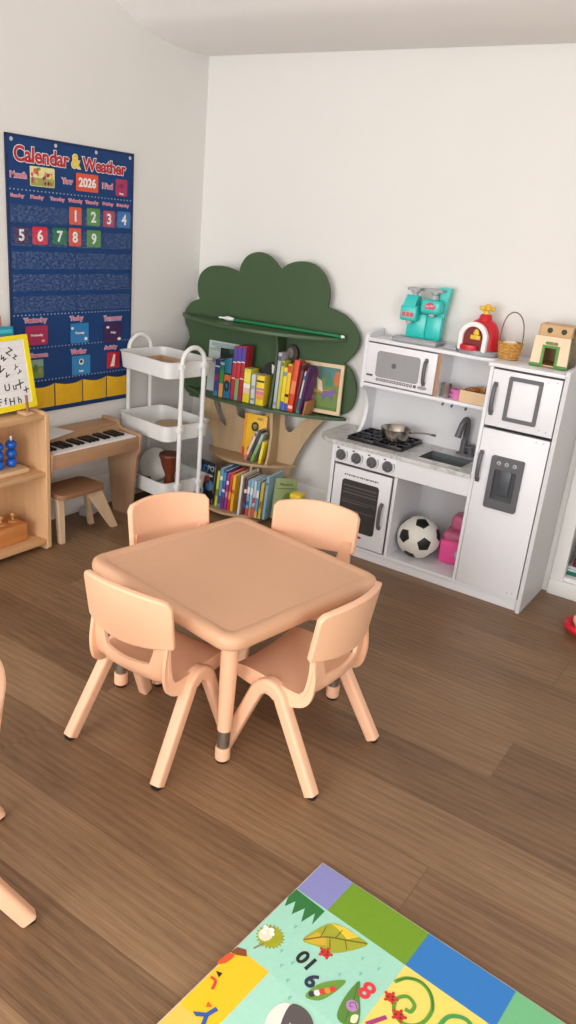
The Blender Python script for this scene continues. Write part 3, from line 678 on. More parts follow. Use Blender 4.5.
# wicker basket
bk = thing('wicker_basket', 'small woven wicker basket with tall thin handle on the fridge top', 'basket', (1.868, -.178, 1.0405))
WICK = mat('wicker', (196, 142, 66), .6, var=.25, scale=90); WICKD = mat('wicker_dark', (150, 100, 44), .6, var=.2, scale=90)
b = B(); nst = 20
b.lathe([(.001, 0), (.036, 0), (.047, .062), (.043, .062), (.033, .004), (.001, .004)], WICKD, 32)
for k in range(nst):
    a = 2*pi*k/nst; b.tube([(.0375*cos(a), .0375*sin(a), .002), (.049*cos(a), .049*sin(a), .064)], .0022, WICK, 6)
for j in range(9):
    z = .005+j*.0066; r0 = .0365+.0105*z/.062
    pts = [((r0+.0028*(1 if (k+j) % 2 else -1)*1)*cos(2*pi*k/nst), (r0+.0028*(1 if (k+j) % 2 else -1))*sin(2*pi*k/nst), z) for k in range(nst+1)]
    b.tube(pts, .0036, WICK if j % 2 else mat('wicker_gold', (210, 160, 84), .6, var=.2, scale=90), 6, up=(0, 0, 1))
b.tube([(.049*cos(2*pi*k/32), .049*sin(2*pi*k/32), .066) for k in range(33)], .0045, WICK, 8, up=(0, 0, 1)); b.build('woven_body', bk)
b = B(); b.tube(spline([(-.047, 0, .05), (-.049, 0, .09), (-.046, 0, .135), (-.032, 0, .175), (-.006, 0, .192), (.022, 0, .18), (.041, 0, .145), (.048, 0, .09), (.047, 0, .05)], k=5), .0024, mat('wire_handle', (112, 92, 74), .5), 8, up=(0, 1, 0)); b.build('handle', bk)
b = B(); b.sph((-.002, 0, .062), .034, mat('cream_cloth', (236, 230, 216), .8, var=.05, scale=80, bump=.5), (1, 1, .42)); b.sph((.012, -.008, .068), .018, MATS['cream_cloth'], (1, 1, .5)); b.build('cloth', bk, label='cream cloth inside')

# wooden garage toy
gt = thing('wooden_toy_garage', 'wooden toy garage with green door arch and leaf-print side on fridge top', 'toy', (2.052, -.165, 1.0418), R(2))
GW_ = wood('garage_front_wood', (232, 206, 172), .05, 'z'); GWT = wood('garage_top_wood', (206, 166, 118), .08, 'x'); GGR = mat('garage_green', (76, 140, 52), .5, var=.1, scale=40); GDK = mat('hole_dark_green', (44, 54, 30), .6)
def leafprint():
    m = bpy.data.materials.new('leaf_print'); m.use_nodes = True; nt = m.node_tree; b = nt.nodes['Principled BSDF']
    tc = nt.nodes.new('ShaderNodeTexCoord'); v = nt.nodes.new('ShaderNodeTexVoronoi'); v.inputs['Scale'].default_value = 55
    rp = nt.nodes.new('ShaderNodeValToRGB'); e = rp.color_ramp.elements
    e[0].color = (lin(92), lin(84), lin(52), 1); e[1].color = (lin(150), lin(128), lin(96), 1); k = e.new(.5); k.color = (lin(112), lin(104), lin(70), 1)
    nt.links.new(tc.outputs['Object'], v.inputs['Vector']); nt.links.new(v.outputs['Color'], rp.inputs['Fac']); nt.links.new(rp.outputs['Color'], b.inputs['Base Color']); b.inputs['Roughness'].default_value = .6
    return m
LEAFP = leafprint()
b = B(); fr = [(-.074, 0), (-.026, 0), (-.026, .082), (.026, .082), (.026, 0), (.074, 0), (.069, .122), (-.069, .122)]
b.mesh(curve_mesh([fr], .005, .001), GW_, M_front(0, -.072, 0)); b.build('front_panel', gt, label='cream wood front')
b = B(); b.mesh(curve_mesh([[(-.034, 0), (-.024, 0), (-.024, .078), (.024, .078), (.024, 0), (.034, 0), (.034, .088), (-.034, .088)]], .002), GGR, M_front(0, -.079, 0)); b.box(-.075, -.03, -.085, -.074, 0, .013, GGR, .003); b.box(.03, .075, -.085, -.074, 0, .013, GGR, .003); b.box(-.024, .024, -.083, -.076, .091, .102, GGR, .003)
b.lathe([(.005, 0), (.005, .003)], mat('toy_red_plastic', (0, 0, 0)), 12, M=M_front(.010, -.083, .0965)); b.build('door_arch', gt, label='green door surround')
SP = [(-.066, .001), (.085, .001), (.085, .158), (-.020, .158), (-.024, .119), (-.066, .119)]
b = B(); b.prism(SP, .066, .074, LEAFP, 'x'); b.build('side_panel', gt, label='leaf-print side')
b = B(); b.prism(SP, -.074, -.066, GWT, 'x'); b.build('side_panel', gt)
b = B(); b.box(-.066, .066, -.066, -.020, .113, .119, GWT); b.box(-.074, .074, -.019, .085, .158, .164, GWT, .001); b.box(-.066, .066, .079, .085, .001, .158, GWT); b.build('roof_panel', gt)
b = B(); b.prism([(-.064, .1195), (-.054, .166), (-.028, .168), (-.0245, .1195)], -.062, .066, GWT, 'x'); soften(b.build('roof_bar', gt), .002)
for x in (-.022, .034):
    b = B(); nrm = Vector((0, -.978, .210)); M = Matrix.Translation((x, -.0587, .1445)) @ nrm.to_track_quat('Z', 'Y').to_matrix().to_4x4()
    b.lathe([(.011, -.001), (.011, .0012), (.009, .0016), (.001, .001)], GDK, 20, M=M); b.build('peep_hole', gt, label='round dark green hole')
b = B(); b.box(-.060, .060, -.066, .07, .001, .008, GWT); b.build('floor_board', gt)

# ------------------------------------------------------------------ built-in bookcase at the right
bc = thing('built_in_bookcase', 'white built-in bookcase in the wall right of the fridge', 'bookcase', (2.20, 0, 0))
def wb(): return B((2.20, 0, 0))
b = wb(); b.box(2.203, 2.262, -.018, .02, .075, BZ-.003, TRIM, .003); b.build('frame_post', bc)
b = wb(); b.box(3.19, 3.247, -.018, .02, .075, BZ-.003, TRIM, .003); b.build('frame_post', bc)
b = wb(); b.box(2.262, 3.19, -.018, .02, BZ-.06, BZ-.003, TRIM, .003); b.build('top_rail', bc)
b = wb(); b.box(2.203, 3.247, -.024, .02, .0, .075, TRIM, .004); b.build('plinth', bc)
b = wb(); b.box(2.203, 3.247, .30, .31, 0.0, BZ-.003, TRIM); b.build('back_panel', bc)
for x in (2.203, 3.229): b = wb(); b.box(x, x+.018, .02, .30, 0, BZ-.003, TRIM); b.build('side_panel', bc)
for z in (.075, .345, .70, 1.05): b = wb(); b.box(2.221, 3.229, -.005, .30, z-.0, z+.018, TRIM, .002); b.build('shelf', bc)
for k, (z, h, rgb, lab) in enumerate([(.094, .018, (40, 120, 110), 'teal folded cloth lowest in the stack inside the white bookcase'), (.1125, .026, (206, 220, 222), 'pale folded cloth in the bookcase stack, above the teal one'), (.139, .034, (120, 30, 58), 'maroon folded cloth in the bookcase stack, under the tan one'), (.1735, .03, (190, 160, 130), 'tan folded cloth on top of the bookcase stack')]):
    m_ = mat('cloth_%d' % k, rgb, .85, var=.15, scale=40, bump=.4)
    b = B(); W2 = .16-.012*k
    for j in range(2): b.box(-W2, W2, -.10+.006*k, .10, z+j*h/2-z, z+(j+1)*h/2-z-.0008, m_, min(h/4-.0005, .006), 3)
    tag(put(b.build('folded_cloth'), (2.397+.006*k, .125, z), (0, 0, R(3*(k-1)))), lab, 'folded cloth', 'folded cloths in the bookcase')
b = B(); b.lathe([(.001, 0), (.03, .002), (.042, .014), (.044, .024), (.036, .036), (.001, .042)], mat('navy_plastic', (48, 64, 112), .4), 24); b.lathe([(.012, .040), (.012, .044), (.001, .045)], mat('toy_silver_plastic', (0, 0, 0)), 16)
tag(put(b.build('round_tin'), (2.345, .09, .204)), 'round navy tin on the cloth stack in the white bookcase', 'tin')

# red toy at the right edge
rt = thing('red_ride_toy', 'red rounded toy with cream top on the floor by the bookcase', 'toy', (2.458, -.318, 0), R(25))
b = B(); b.lathe([(.001, .004), (.055, .004), (.085, .014), (.098, .034), (.092, .050), (.082, .046), (.070, .036), (.001, .034)], RED, 40, sy=.8); b.lathe([(.05, 0), (.05, .006)], RUBB, 24, sy=.8); b.build('base', rt)
b = B(); b.box(-.055, .06, -.04, .045, .036, .066, mat('cream_plastic', (236, 228, 200), .5), .010, 3); b.box(-.03, .04, -.025, .03, .064, .080, MATS['cream_plastic'], .008, 3); b.build('seat', rt, label='cream seat')

# ------------------------------------------------------------------ tree bookcase
TA = R(6); T0 = Vector((.03, -.15, 0)); TM = Matrix.Translation(T0) @ Matrix.Rotation(TA, 4, 'Z')
def tp(s, off, z): return TM @ Vector((s, -off, z))
TREE = thing('tree_bookcase', 'green tree-shaped bookcase with wooden trunk standing in the corner', 'bookcase', T0, TA)
lobes = [[(.055, .855), (.046, .894), (.024, .93), (.015, .973), (.025, 1.006), (.057, 1.043), (.108, 1.068)],
 [(.108, 1.068), (.097, 1.094), (.092, 1.147), (.107, 1.197), (.149, 1.234), (.2, 1.248), (.254, 1.249), (.307, 1.241), (.345, 1.230)],
 [(.345, 1.230), (.355, 1.272), (.388, 1.316), (.445, 1.339), (.505, 1.331), (.551, 1.303), (.586, 1.266)],
 [(.586, 1.266), (.628, 1.300), (.691, 1.319), (.761, 1.315), (.817, 1.284), (.851, 1.237), (.868, 1.184), (.864, 1.118)],
 [(.864, 1.118), (.911, 1.111), (.976, 1.086), (1.028, 1.042), (1.054, .989), (1.042, .934), (1.017, .895), (.988, .862)],
 [(.988, .862), (1.030, .832), (1.062, .766), (1.068, .691), (1.045, .632), (.995, .600), (.90, .58), (.75, .565)],
 [(.75, .565), (.136, .535), (.068, .548), (.024, .585), (.010, .64), (.008, .70), (.020, .77), (.055, .855)]]
cp = []
for l in lobes: cp += spline(l, k=5)[:-1]
b = B(); b.mesh(curve_mesh([cp], .0075, .0015), GREEN, M_front(0, 0, 0)); b.build('canopy_panel', TREE, label='green cloud-shaped canopy panel')
tl = spline([(.143, .56), (.160, .50), (.189, .444), (.239, .352), (.258, .268), (.245, .12), (.215, 0)], k=5)
tr_ = spline([(.77, 0), (.760, .10), (.752, .18), (.755, .259), (.790, .357), (.864, .494), (.945, .590)], k=5)
slotL = spline([(.243, .542), (.262, .49), (.290, .437), (.322, .414), (.334, .424), (.322, .455), (.298, .50), (.282, .542)], True, 4)
slotR = spline([(.699, .561), (.692, .52), (.697, .480), (.716, .458), (.742, .466), (.78, .515), (.818, .561)], True, 4)
mid = spline([(.395, .56), (.392, .52), (.406, .485), (.45, .475), (.52, .478), (.560, .505), (.578, .56)], True, 4)
b = B(); b.mesh(curve_mesh([tl+tr_, slotL, slotR, mid], .0065, .001), BEECH, M_front(0, -.0005, 0) @ Matrix.Translation((0, 0, .0155))); b.build('trunk_panel', TREE, label='pale wooden trunk panel with slots')
def shelf(z, s0, s1, d, m, th=.016, tip=0, name='shelf'):
    c = (s0+s1)/2; w = (s1-s0)/2; pts = []
    for k in range(37):
        a = pi*k/36; x = c-w*cos(a); y = -.006-(d-.006)*(sin(a)**1.55)
        pts.append((x, y))
    pts[0] = (s0, -.006); pts[-1] = (s1, -.006)
    b = B(); b.mesh(curve_mesh([pts], th/2-.002, .002), m, Matrix.Translation((0, 0, z-th/2))); return b.build(name, TREE)
shelf(.986, .004, .990, .215, GREENE, .017)
shelf(.592, .06, 1.03, .165, GREENE, .017)
shelf(.282, .225, .770, .175, BEECHX, .015)
shelf(.030, .205, .800, .300, BEECHX, .015)
b = B(); b.prism([(-.009, .5922), (-.125, .5922), (-.115, .66), (-.095, .80), (-.095, .90), (-.120, .968), (-.009, .968)], .642, .656, GREENE, 'x'); soften(b.build('divider', TREE), .0015)
b = B(); b.prism([(-.023, .2822), (-.135, .2822), (-.115, .33), (-.10, .44), (-.115, .574), (-.023, .574)], .652, .666, BEECH, 'x'); soften(b.build('divider', TREE), .0015)
b = B(); b.prism([(-.023, .031), (-.20, .031), (-.17, .12), (-.13, .266), (-.023, .266)], .566, .580, BEECH, 'x'); soften(b.build('divider', TREE), .0015)
b = B(); b.prism([(-.023, 0), (-.24, 0), (-.25, .015), (-.023, .015)], .30, .70, BEECHX, 'x'); b.build('base_support', TREE)

# hand pointer lying on the top shelf
hp = thing('hand_pointer', 'green pointer stick with white hand lying on the tree top shelf', 'pointer', tp(.285, .070, .9962), TA+R(-1))
PG = mat('pointer_green', (22, 120, 74), .35)
b = B(); b.tube([(.085, .0, .0), (.69, .035, .0)], .0082, PG, 14); b.tube([(.69, .035, 0), (.705, .0358, 0)], [.0084, .006], WHITE, 14); b.build('stick', hp)
b = B(); b.tube(spline([(.085, 0, .002), (.06, -.001, .003), (.035, -.003, .003)], k=3), [.010, .011, .0125, .014, .016, .0155, .013], WHITE, 12, asp=(.75, 1.15), up=(0, 0, 1))
for (dy, l, a) in ((-.013, .026, 8), (-.004, .012, 0), (.004, .011, 0), (.011, .010, -6)):
    pts = spline([(.035, dy, .003), (.035-l*.6, dy-.002, .005), (.035-l*1.25, dy-.003, .003)], k=3)
    b.tube(pts, [.0045]*len(pts), WHITE, 8)
b.tube(spline([(.056, -.012, .004), (.048, -.023, .006), (.034, -.029, .006)], k=3), .0046, WHITE, 8); b.build('hand', hp, label='white pointing hand')

# books
def art(b, M, items):
    for it in items:
        k = it[0]
        if k == 'r': b.mesh(curve_mesh([[(it[1], it[3]), (it[2], it[3]), (it[2], it[4]), (it[1], it[4])]], .0003), it[5], M)
        elif k == 'e': b.mesh(curve_mesh([[(it[1]+it[3]*cos(2*pi*q/20), it[2]+it[4]*sin(2*pi*q/20)) for q in range(20)]], .0003), it[5], M @ Matrix.Translation((0, 0, .0004)))
        elif k == 'p': b.mesh(curve_mesh([it[1]], .0003), it[2], M @ Matrix.Translation((0, 0, .0006)))
        elif k == 't': b.mesh(text_mesh(it[1], h=it[4], ext=.0002, w=it[5] if len(it) > 6 else None), it[-1], M @ Matrix.Translation((it[2], it[3], .0009)))
def spine_book(s, off, z, t, h, d, rgb, label, lean=0, bands=(), yaw=0, group='books on the tree bookcase', shape=None):
    d = min(d, off-((.060 if s > .75 else .044) if z > .5 else (.070 if z > .1 else .028))); h -= .013 if z > .5 else 0
    cov = flat(rgb, .45)
    b = B(); e = .0022
    b.box(-t/2, t/2, 0, e, 0, h, cov, .0008); b.box(-t/2, -t/2+e, 0, d, 0, h, cov, .0008); b.box(t/2-e, t/2, 0, d, 0, h, cov, .0008)
    M = M_front(0, -.0003, 0)
    for (z0, z1, c) in bands: b.box(-t/2+.0012, t/2-.0012, -.0008, 0, z0*h, z1*h, flat(c))
    o = b.build('book'); tag(o, label, 'book', group)
    b = B(); b.box(-t/2+e, t/2-e, e, d-.004, .003, h-.004, PAPER); b.build('pages', o)
    a = R(lean); lift = t/2*abs(sin(a))+.0004
    o.matrix_world = TM @ Matrix.Translation((s, -off, z+lift)) @ Matrix.Rotation(R(yaw), 4, 'Z') @ Matrix.Rotation(a, 4, 'Y')
    return o
def face_book(s, off, z, w, h, t, rgb, label, items=(), back=8, roll=0, yaw=0, group='books on the tree bookcase', name='book', cat='book', pages=True):
    cov = flat(rgb, .45)
    b = B(); e = .002
    b.box(-w/2, w/2, 0, e, 0, h, cov, .0008); b.box(-w/2, w/2, t-e, t, 0, h, cov, .0008); b.box(-w/2, -w/2+e, 0, t, 0, h, cov, .0008)
    art(b, M_front(0, -.0004, 0), items)
    o = b.build(name); tag(o, label, cat, group)
    if pages: b = B(); b.box(-w/2+e, w/2-.004, e, t-e, .003, h-.003, PAPER); b.build('pages', o)
    lift = w/2*abs(sin(R(roll)))+t*abs(sin(R(back)))+.0006
    o.matrix_world = TM @ Matrix.Translation((s, -off, z+lift)) @ Matrix.Rotation(R(yaw), 4, 'Z') @ Matrix.Rotation(R(roll), 4, 'Y') @ Matrix.Rotation(R(-back), 4, 'X')
    return o
F = flat
ZG = .5925
cy_, mg, or_, wh, bl, yl, rd, gn, bk_ = (40, 150, 180), (190, 50, 120), (236, 130, 40), (236, 234, 228), (40, 70, 150), (240, 206, 50), (204, 50, 44), (90, 150, 70), (30, 30, 34)
it = [('r', -.10, .10, .245, .265, F((160, 176, 178)))]
for k in range(6): it.append(('t', 'WORD'[k % 4:]+'ily', -.085+.034*k, .225+.012*(k % 2), .018, F((128, 148, 156))))
for k in range(5): it.append(('e', -.08+.04*k, .17-.03*(k % 2), .010, .014, F((150, 170, 168))))
face_book(.312, .030, ZG, .236, .272, .010, (202, 214, 206), 'large pale picture book face out at the back, behind the purple spines', it, back=1.5)
face_book(.335, .0425, ZG, .115, .243, .010, (28, 40, 36), 'dark cover face out between the pale picture book and the blue spines', [('e', .015, .235, .02, .012, F((40, 96, 52))), ('r', -.05, .05, .15, .16, F((40, 70, 60)))], back=1)
spine_book(.313, .122, ZG, .030, .208, .16, (66, 62, 140), 'purple and blue spine leftmost of the row on the green shelf', 2, [(.0, .14, (40, 120, 160)), (.45, .62, (140, 50, 90)), (.8, .84, wh)])
spine_book(.345, .122, ZG, .027, .205, .16, (44, 134, 120), 'teal green spine with orange base, second in the green shelf row', 1, [(.0, .38, (226, 158, 84)), (.40, .75, (56, 150, 64)), (.9, .96, (180, 196, 200))])
bo = spine_book(.381, .122, ZG, .040, .222, .16, (46, 120, 156), 'blue spine with orange patch and black ring on the green shelf', 1, [(.42, .60, (224, 110, 44)), (.60, .64, bk_)])
b = B(); b.mesh(curve_mesh([[(.0165*cos(R(a)), .030*sin(R(a))) for a in range(0, 360, 15)], [(.008*cos(R(a)), .015*sin(R(a))) for a in range(0, 360, 15)]], .0004), INK, M_front(0, -.0012, .066)); b.build('ring_print', bo, label='black ring')
BN = [(.72, .98, (84, 72, 160)), (.70, .72, wh), (.40, .415, wh), (.0, .10, (150, 40, 100))]
spine_book(.4155, .122, ZG, .0235, .292, .185, (190, 52, 62), 'left of the three matching red and purple striped spines', 2, BN)
spine_book(.4405, .122, ZG, .0235, .298, .185, (190, 52, 62), 'middle of the three matching red and purple striped spines', 2, [(.72, .98, (84, 72, 160)), (.70, .72, wh), (.0, .40, (120, 158, 104))])
spine_book(.4655, .122, ZG, .0235, .302, .185, (176, 44, 56), 'right of the three matching red and purple striped spines', 2, BN)
spine_book(.503, .124, ZG, .040, .19, .13, (222, 206, 48), 'yellow spine right of the striped trio', 1, [(.28, .42, (230, 190, 190)), (.44, .56, wh), (.62, .9, (232, 220, 96))])
spine_book(.543, .124, ZG, .024, .168, .13, (200, 206, 212), 'pale grey spine between two yellow books left of the divider', 0, [(.12, .2, (120, 130, 150)), (.5, .62, (150, 160, 178))])
spine_book(.587, .126, ZG, .046, .168, .12, (238, 206, 54), 'yellow book with pink pictures beside the green divider', 0, [(.35, .48, (216, 120, 140)), (.2, .33, (230, 150, 70)), (.78, .84, bk_), (.52, .58, (160, 120, 170))])
mk = thing('round_mask_book', 'black and white rounded board book behind the yellow books', 'book', tp(.590, .025, ZG+.0025), TA)
b = B(); b.mesh(curve_mesh([[(.045*cos(R(a)), .165+.045*sin(R(a))) for a in range(0, 181, 12)]+[(-.045, 0), (.045, 0)]], .007, .001), F(bk_), M_front(0, 0, 0)); b.build('board', mk)
b = B(); b.mesh(curve_mesh([[(.004+.026*cos(R(a)), .178+.024*sin(R(a))) for a in range(-80, 100, 12)]], .0006), WHITE, M_front(0, -.0086, 0)); b.build('white_patch', mk, label='white patch')
# right of the divider
spine_book(.674, .120, ZG, .019, .300, .14, (186, 186, 196), 'tall silver spine just right of the green divider', 2, [(.86, .94, (90, 90, 110)), (.05, .12, (150, 150, 166))])
pd = thing('round_paddle_toy', 'dark round paddle toy poking up behind the silver spine', 'toy', tp(.703, .026, ZG+.001), TA)
b = B(); b.cyl((0, 0, 0), (0, 0, .23), .008, .008, F((70, 62, 54)), 12); b.build('handle', pd)
b = B(); b.mesh(curve_mesh([[(.034*cos(R(a)), .275+.045*sin(R(a))) for a in range(0, 360, 15)]], .008, .002), F((48, 44, 40)), M_front(0, 0, 0)); b.mesh(curve_mesh([[(-.006+.018*cos(R(a)), .28+.026*sin(R(a))) for a in range(0, 360, 15)]], .0008), F((120, 112, 100)), M_front(0, -.011, 0)); b.build('disc', pd)
spine_book(.695, .119, ZG, .017, .262, .14, (196, 200, 84), 'yellow green spine second right of the divider', 2, [(.9, .97, (110, 130, 60))])
spine_book(.7155, .119, ZG, .021, .232, .14, (240, 208, 48), 'plain yellow spine with blue base, third right of the divider', 2, [(0, .2, (60, 90, 180)), (.8, .9, (120, 150, 170))])
spine_book(.738, .119, ZG, .022, .252, .14, (238, 196, 44), 'yellow spine with red top and blue base, fourth right of the divider', 2, [(0, .16, (50, 80, 170)), (.82, .97, (206, 70, 50)), (.3, .36, bk_)])
spine_book(.766, .122, ZG, .028, .278, .14, (222, 74, 46), 'wide red orange spine on the right half of the green shelf', 4, [(.35, .60, (236, 130, 90)), (.06, .12, (240, 200, 180))])
spine_book(.791, .118, ZG, .017, .268, .14, (120, 34, 40), 'dark red spine leaning right, next to the red orange one', 6, [(.86, .97, (40, 30, 34))])
spine_book(.810, .122, ZG, .016, .232, .13, (206, 220, 222), 'thin pale spine with teal base leaning in front of the purple board', 8, [(.0, .35, (50, 130, 120)), (.8, .9, (70, 120, 160))])
# purple board book with rounded top, cover turned to the right
pb = thing('rounded_board_book', 'purple board book with rounded top leaning on the right half', 'book', (0, 0, 0))
b = B(); b.mesh(curve_mesh([rrect(0, .078, 0, .250, .034)], .006, .001), F((84, 40, 92)), M_left(0, 0, 0)); art(b, M_left(.0075, 0, 0), [('p', spline([(.012, .06), (.022, .12), (.036, .19), (.06, .21), (.074, .15), (.066, .06)], True, 4), F((112, 54, 116))), ('e', .045, .165, .015, .016, F((206, 170, 190)))]); b.build('boards', pb)
pb.matrix_world = TM @ Matrix.Translation((.829, -.142, ZG+.003)) @ Matrix.Rotation(R(-8), 4, 'Z') @ Matrix.Rotation(R(8), 4, 'Y')
sb = spine_book(.853, .140, ZG, .012, .085, .08, (176, 120, 74), 'small brown book leaning at the front right of the green shelf', 8, yaw=-6)
# framed farm picture
fp = thing('wooden_picture_puzzle', 'wooden framed farm picture leaning at the right end of the green shelf', 'picture', (0, 0, 0))
FW = wood('frame_pale_wood', (222, 200, 162), .05, 'x')
b = B(); b.mesh(curve_mesh([rrect(-.118, .118, 0, .235, .004), rrect(-.102, .102, .016, .219, .002)], .005, .001), FW, M_front(0, 0, 0)); b.build('frame', fp)
b = B(); M = M_front(0, .002, 0)
art(b, M, [('r', -.102, .102, .016, .219, F((110, 140, 70))), ('r', -.102, .102, .15, .219, F((120, 176, 196)))])
M = M_front(0, .0014, 0)
art(b, M, [('p', [(-.102, .12), (-.06, .17), (-.02, .14), (.03, .18), (.08, .15), (.102, .16), (.102, .08), (-.102, .08)], F((120, 130, 56)))])
M = M_front(0, .0006, 0)
art(b, M, [('e', -.07, .17, .022, .03, F((80, 120, 50))), ('e', -.04, .185, .018, .02, F((176, 90, 60))), ('p', [(.015, .13), (.04, .20), (.065, .13)], F((60, 130, 110))), ('e', .085, .17, .018, .035, F((196, 110, 60))), ('p', [(-.03, .165), (.0, .15), (.01, .10), (-.02, .11)], F((226, 206, 180))), ('r', -.09, .05, .095, .11, F((196, 150, 80)))])
M = M_front(0, -.0002, 0)
def beast(x, y, s, m): return [('p', [(x-s, y), (x-s*.9, y+s*.6), (x+s*.4, y+s*.65), (x+s*.7, y+s*1.0), (x+s*1.15, y+s*.9), (x+s*1.1, y+s*.55), (x+s*.7, y+s*.4), (x+s*.6, y-s*.7), (x+s*.42, y-s*.7), (x+s*.4, y-.1*s), (x-s*.5, y-.1*s), (x-s*.6, y-s*.7), (x-s*.8, y-s*.7)], m)]
art(b, M, beast(.045, .085, .036, F((120, 96, 156)))+beast(-.06, .055, .026, F((226, 130, 160)))+[('r', -.102, .102, .016, .03, F((90, 120, 60)))])
b.box(-.102, .102, .003, .005, .016, .219, F((90, 110, 60))); b.build('picture', fp, label='colourful farm picture with pink and purple animals')
fp.matrix_world = TM @ Matrix.Translation((.892, -.040, ZG+.008)) @ Matrix.Rotation(R(-2), 4, 'Z') @ Matrix.Rotation(R(-2), 4, 'Y') @ Matrix.Rotation(R(-4), 4, 'X') @ Matrix.Diagonal((1, 1, 1.07, 1))
# middle shelf
ZM = .2825
it = [('e', .0, .17, .022, .026, F(bk_)), ('e', .0, .17, .012, .014, F((240, 220, 90))), ('e', .012, .095, .026, .03, F((190, 140, 30))), ('e', .012, .095, .014, .016, F(bk_)), ('t', 'ABC', .028, .215, .014, F(bk_)), ('r', -.066, -.05, .0, .05, F((200, 60, 40))), ('r', -.066, -.05, .05, .236, F((226, 150, 36))), ('e', -.02, .04, .014, .02, F((120, 90, 40)))]
face_book(.532, .060, ZM, .135, .236, .014, (244, 188, 36), 'yellow book face out on the wooden middle shelf', it, back=4, yaw=4)
spine_book(.528, .128, ZM, .016, .175, .12, (224, 206, 200), 'pale pink spine leaning on the middle shelf, leftmost of the leaning row', 20, [(.0, .2, (200, 120, 120)), (.85, .97, (120, 120, 130))])
spine_book(.548, .130, ZM, .013, .19, .12, (74, 66, 66), 'thin dark spine leaning second on the middle shelf', 20, [(.1, .3, (150, 70, 60))])
spine_book(.568, .128, ZM, .018, .17, .12, (150, 176, 140), 'grey green spine leaning on the middle shelf behind the small yellow book', 20, [(.0, .3, (110, 170, 70)), (.7, .95, (170, 186, 190))])
spine_book(.618, .132, ZM, .016, .125, .11, (240, 214, 40), 'small yellow spine leaning against the trunk divider', 9, [(.2, .7, (250, 232, 120))])
# bottom shelf
ZB = .0305
it = [('t', 'AD', -.03, .185, .040, F((70, 130, 190))), ('t', 'PO', .03, .195, .028, F((216, 222, 226))), ('e', -.01, .13, .04, .022, F((206, 90, 100))), ('e', .03, .10, .03, .03, F((100, 150, 190))), ('e', -.04, .06, .03, .035, F((170, 200, 214))), ('r', -.075, -.04, .0, .045, F((190, 40, 50))), ('e', .04, .05, .03, .025, F(bk_)), ('e', .0, .155, .05, .008, F((230, 226, 220)))]
face_book(.352, .240, ZB, .120, .225, .012, (36, 48, 60), 'busy dark cover with big blue letters face out on the bottom shelf', it, back=5, yaw=-14)
spine_book(.440, .255, ZB, .016, .20, .15, (200, 206, 70), 'yellow green spine leftmost of the bottom shelf spines', 3, [(.3, .5, (110, 140, 60))])
spine_book(.463, .26, ZB, .018, .225, .15, (104, 150, 186), 'light blue spine beside the yellow green one on the bottom shelf', 3, [(.1, .3, (60, 80, 140)), (.7, .8, wh)])
spine_book(.485, .265, ZB, .018, .215, .15, (60, 92, 166), 'blue spine with purple base on the bottom shelf, left half', 3, [(.0, .3, (120, 50, 120)), (.45, .52, wh), (.75, .95, (70, 150, 190))])
spine_book(.506, .265, ZB, .017, .205, .15, (150, 62, 130), 'magenta spine on the bottom shelf beside the red one', 3, [(.35, .5, (230, 120, 160)), (.7, .8, (220, 210, 230))])
spine_book(.526, .265, ZB, .016, .215, .15, (212, 58, 48), 'red spine between magenta and yellow on the bottom shelf', 3, [(.3, .5, (240, 160, 60))])
spine_book(.545, .265, ZB, .018, .205, .15, (232, 178, 44), 'amber yellow spine beside the bottom divider', 3, [(.5, .6, (190, 90, 40))])
face_book(.600, .285, ZB, .012, .222, .16, (226, 226, 222), 'tall white book just right of the bottom divider', back=0, roll=3)
for k, (rgb, bd, lab, h) in enumerate([((112, 40, 54), [(.2, .3, (60, 90, 150)), (.6, .7, wh)], 'dark maroon spine beside the tall white book', .205), ((126, 174, 206), [(.0, .2, (190, 80, 60)), (.62, .8, wh), (.3, .4, (60, 90, 150))], 'light blue spine second after the white book, bottom shelf', .200), ((150, 190, 214), [(.0, .25, (210, 120, 70)), (.6, .78, wh)], 'pale blue spine with orange base in the middle of the bottom row', .202), ((190, 210, 220), [(.0, .3, (200, 90, 60)), (.4, .55, (206, 60, 70))], 'whitish blue spine with red patches on the bottom shelf', .200), ((100, 160, 200), [(.0, .18, (220, 190, 80)), (.55, .75, wh)], 'blue spine with yellow base left of the ochre one', .205)]):
    spine_book(.619+.0185*k, .262, ZB, .0165, h, .15, rgb, lab, 2, bd)
spine_book(.714, .262, ZB, .018, .200, .15, (206, 176, 70), 'ochre spine on the bottom shelf right half', 3, [(.3, .5, (150, 120, 40))])
spine_book(.736, .255, ZB, .016, .240, .15, (140, 178, 200), 'tall light blue spine near the right end of the bottom shelf', 3, [(.8, .86, (90, 120, 150))])
it = [('t', 'Meadow', .0, .185, .016, F((70, 88, 50))), ('r', -.05, .05, .16, .164, F((90, 110, 60))), ('e', .02, .10, .035, .04, F((120, 146, 84))), ('e', .03, .04, .03, .028, F((196, 160, 60))), ('e', -.03, .05, .018, .022, F((190, 90, 60)))]
gb = face_book(.800, .165, ZB+.012, .128, .215, .012, (160, 178, 124), 'green cover face out leaning at the right end of the bottom shelf', it, back=4, yaw=52, roll=5)
gb.matrix_world = TM @ Matrix.Translation((.812, -.185, ZB+.007)) @ Matrix.Rotation(R(55), 4, 'Z') @ Matrix.Rotation(R(5), 4, 'Y') @ Matrix.Rotation(R(-4), 4, 'X')
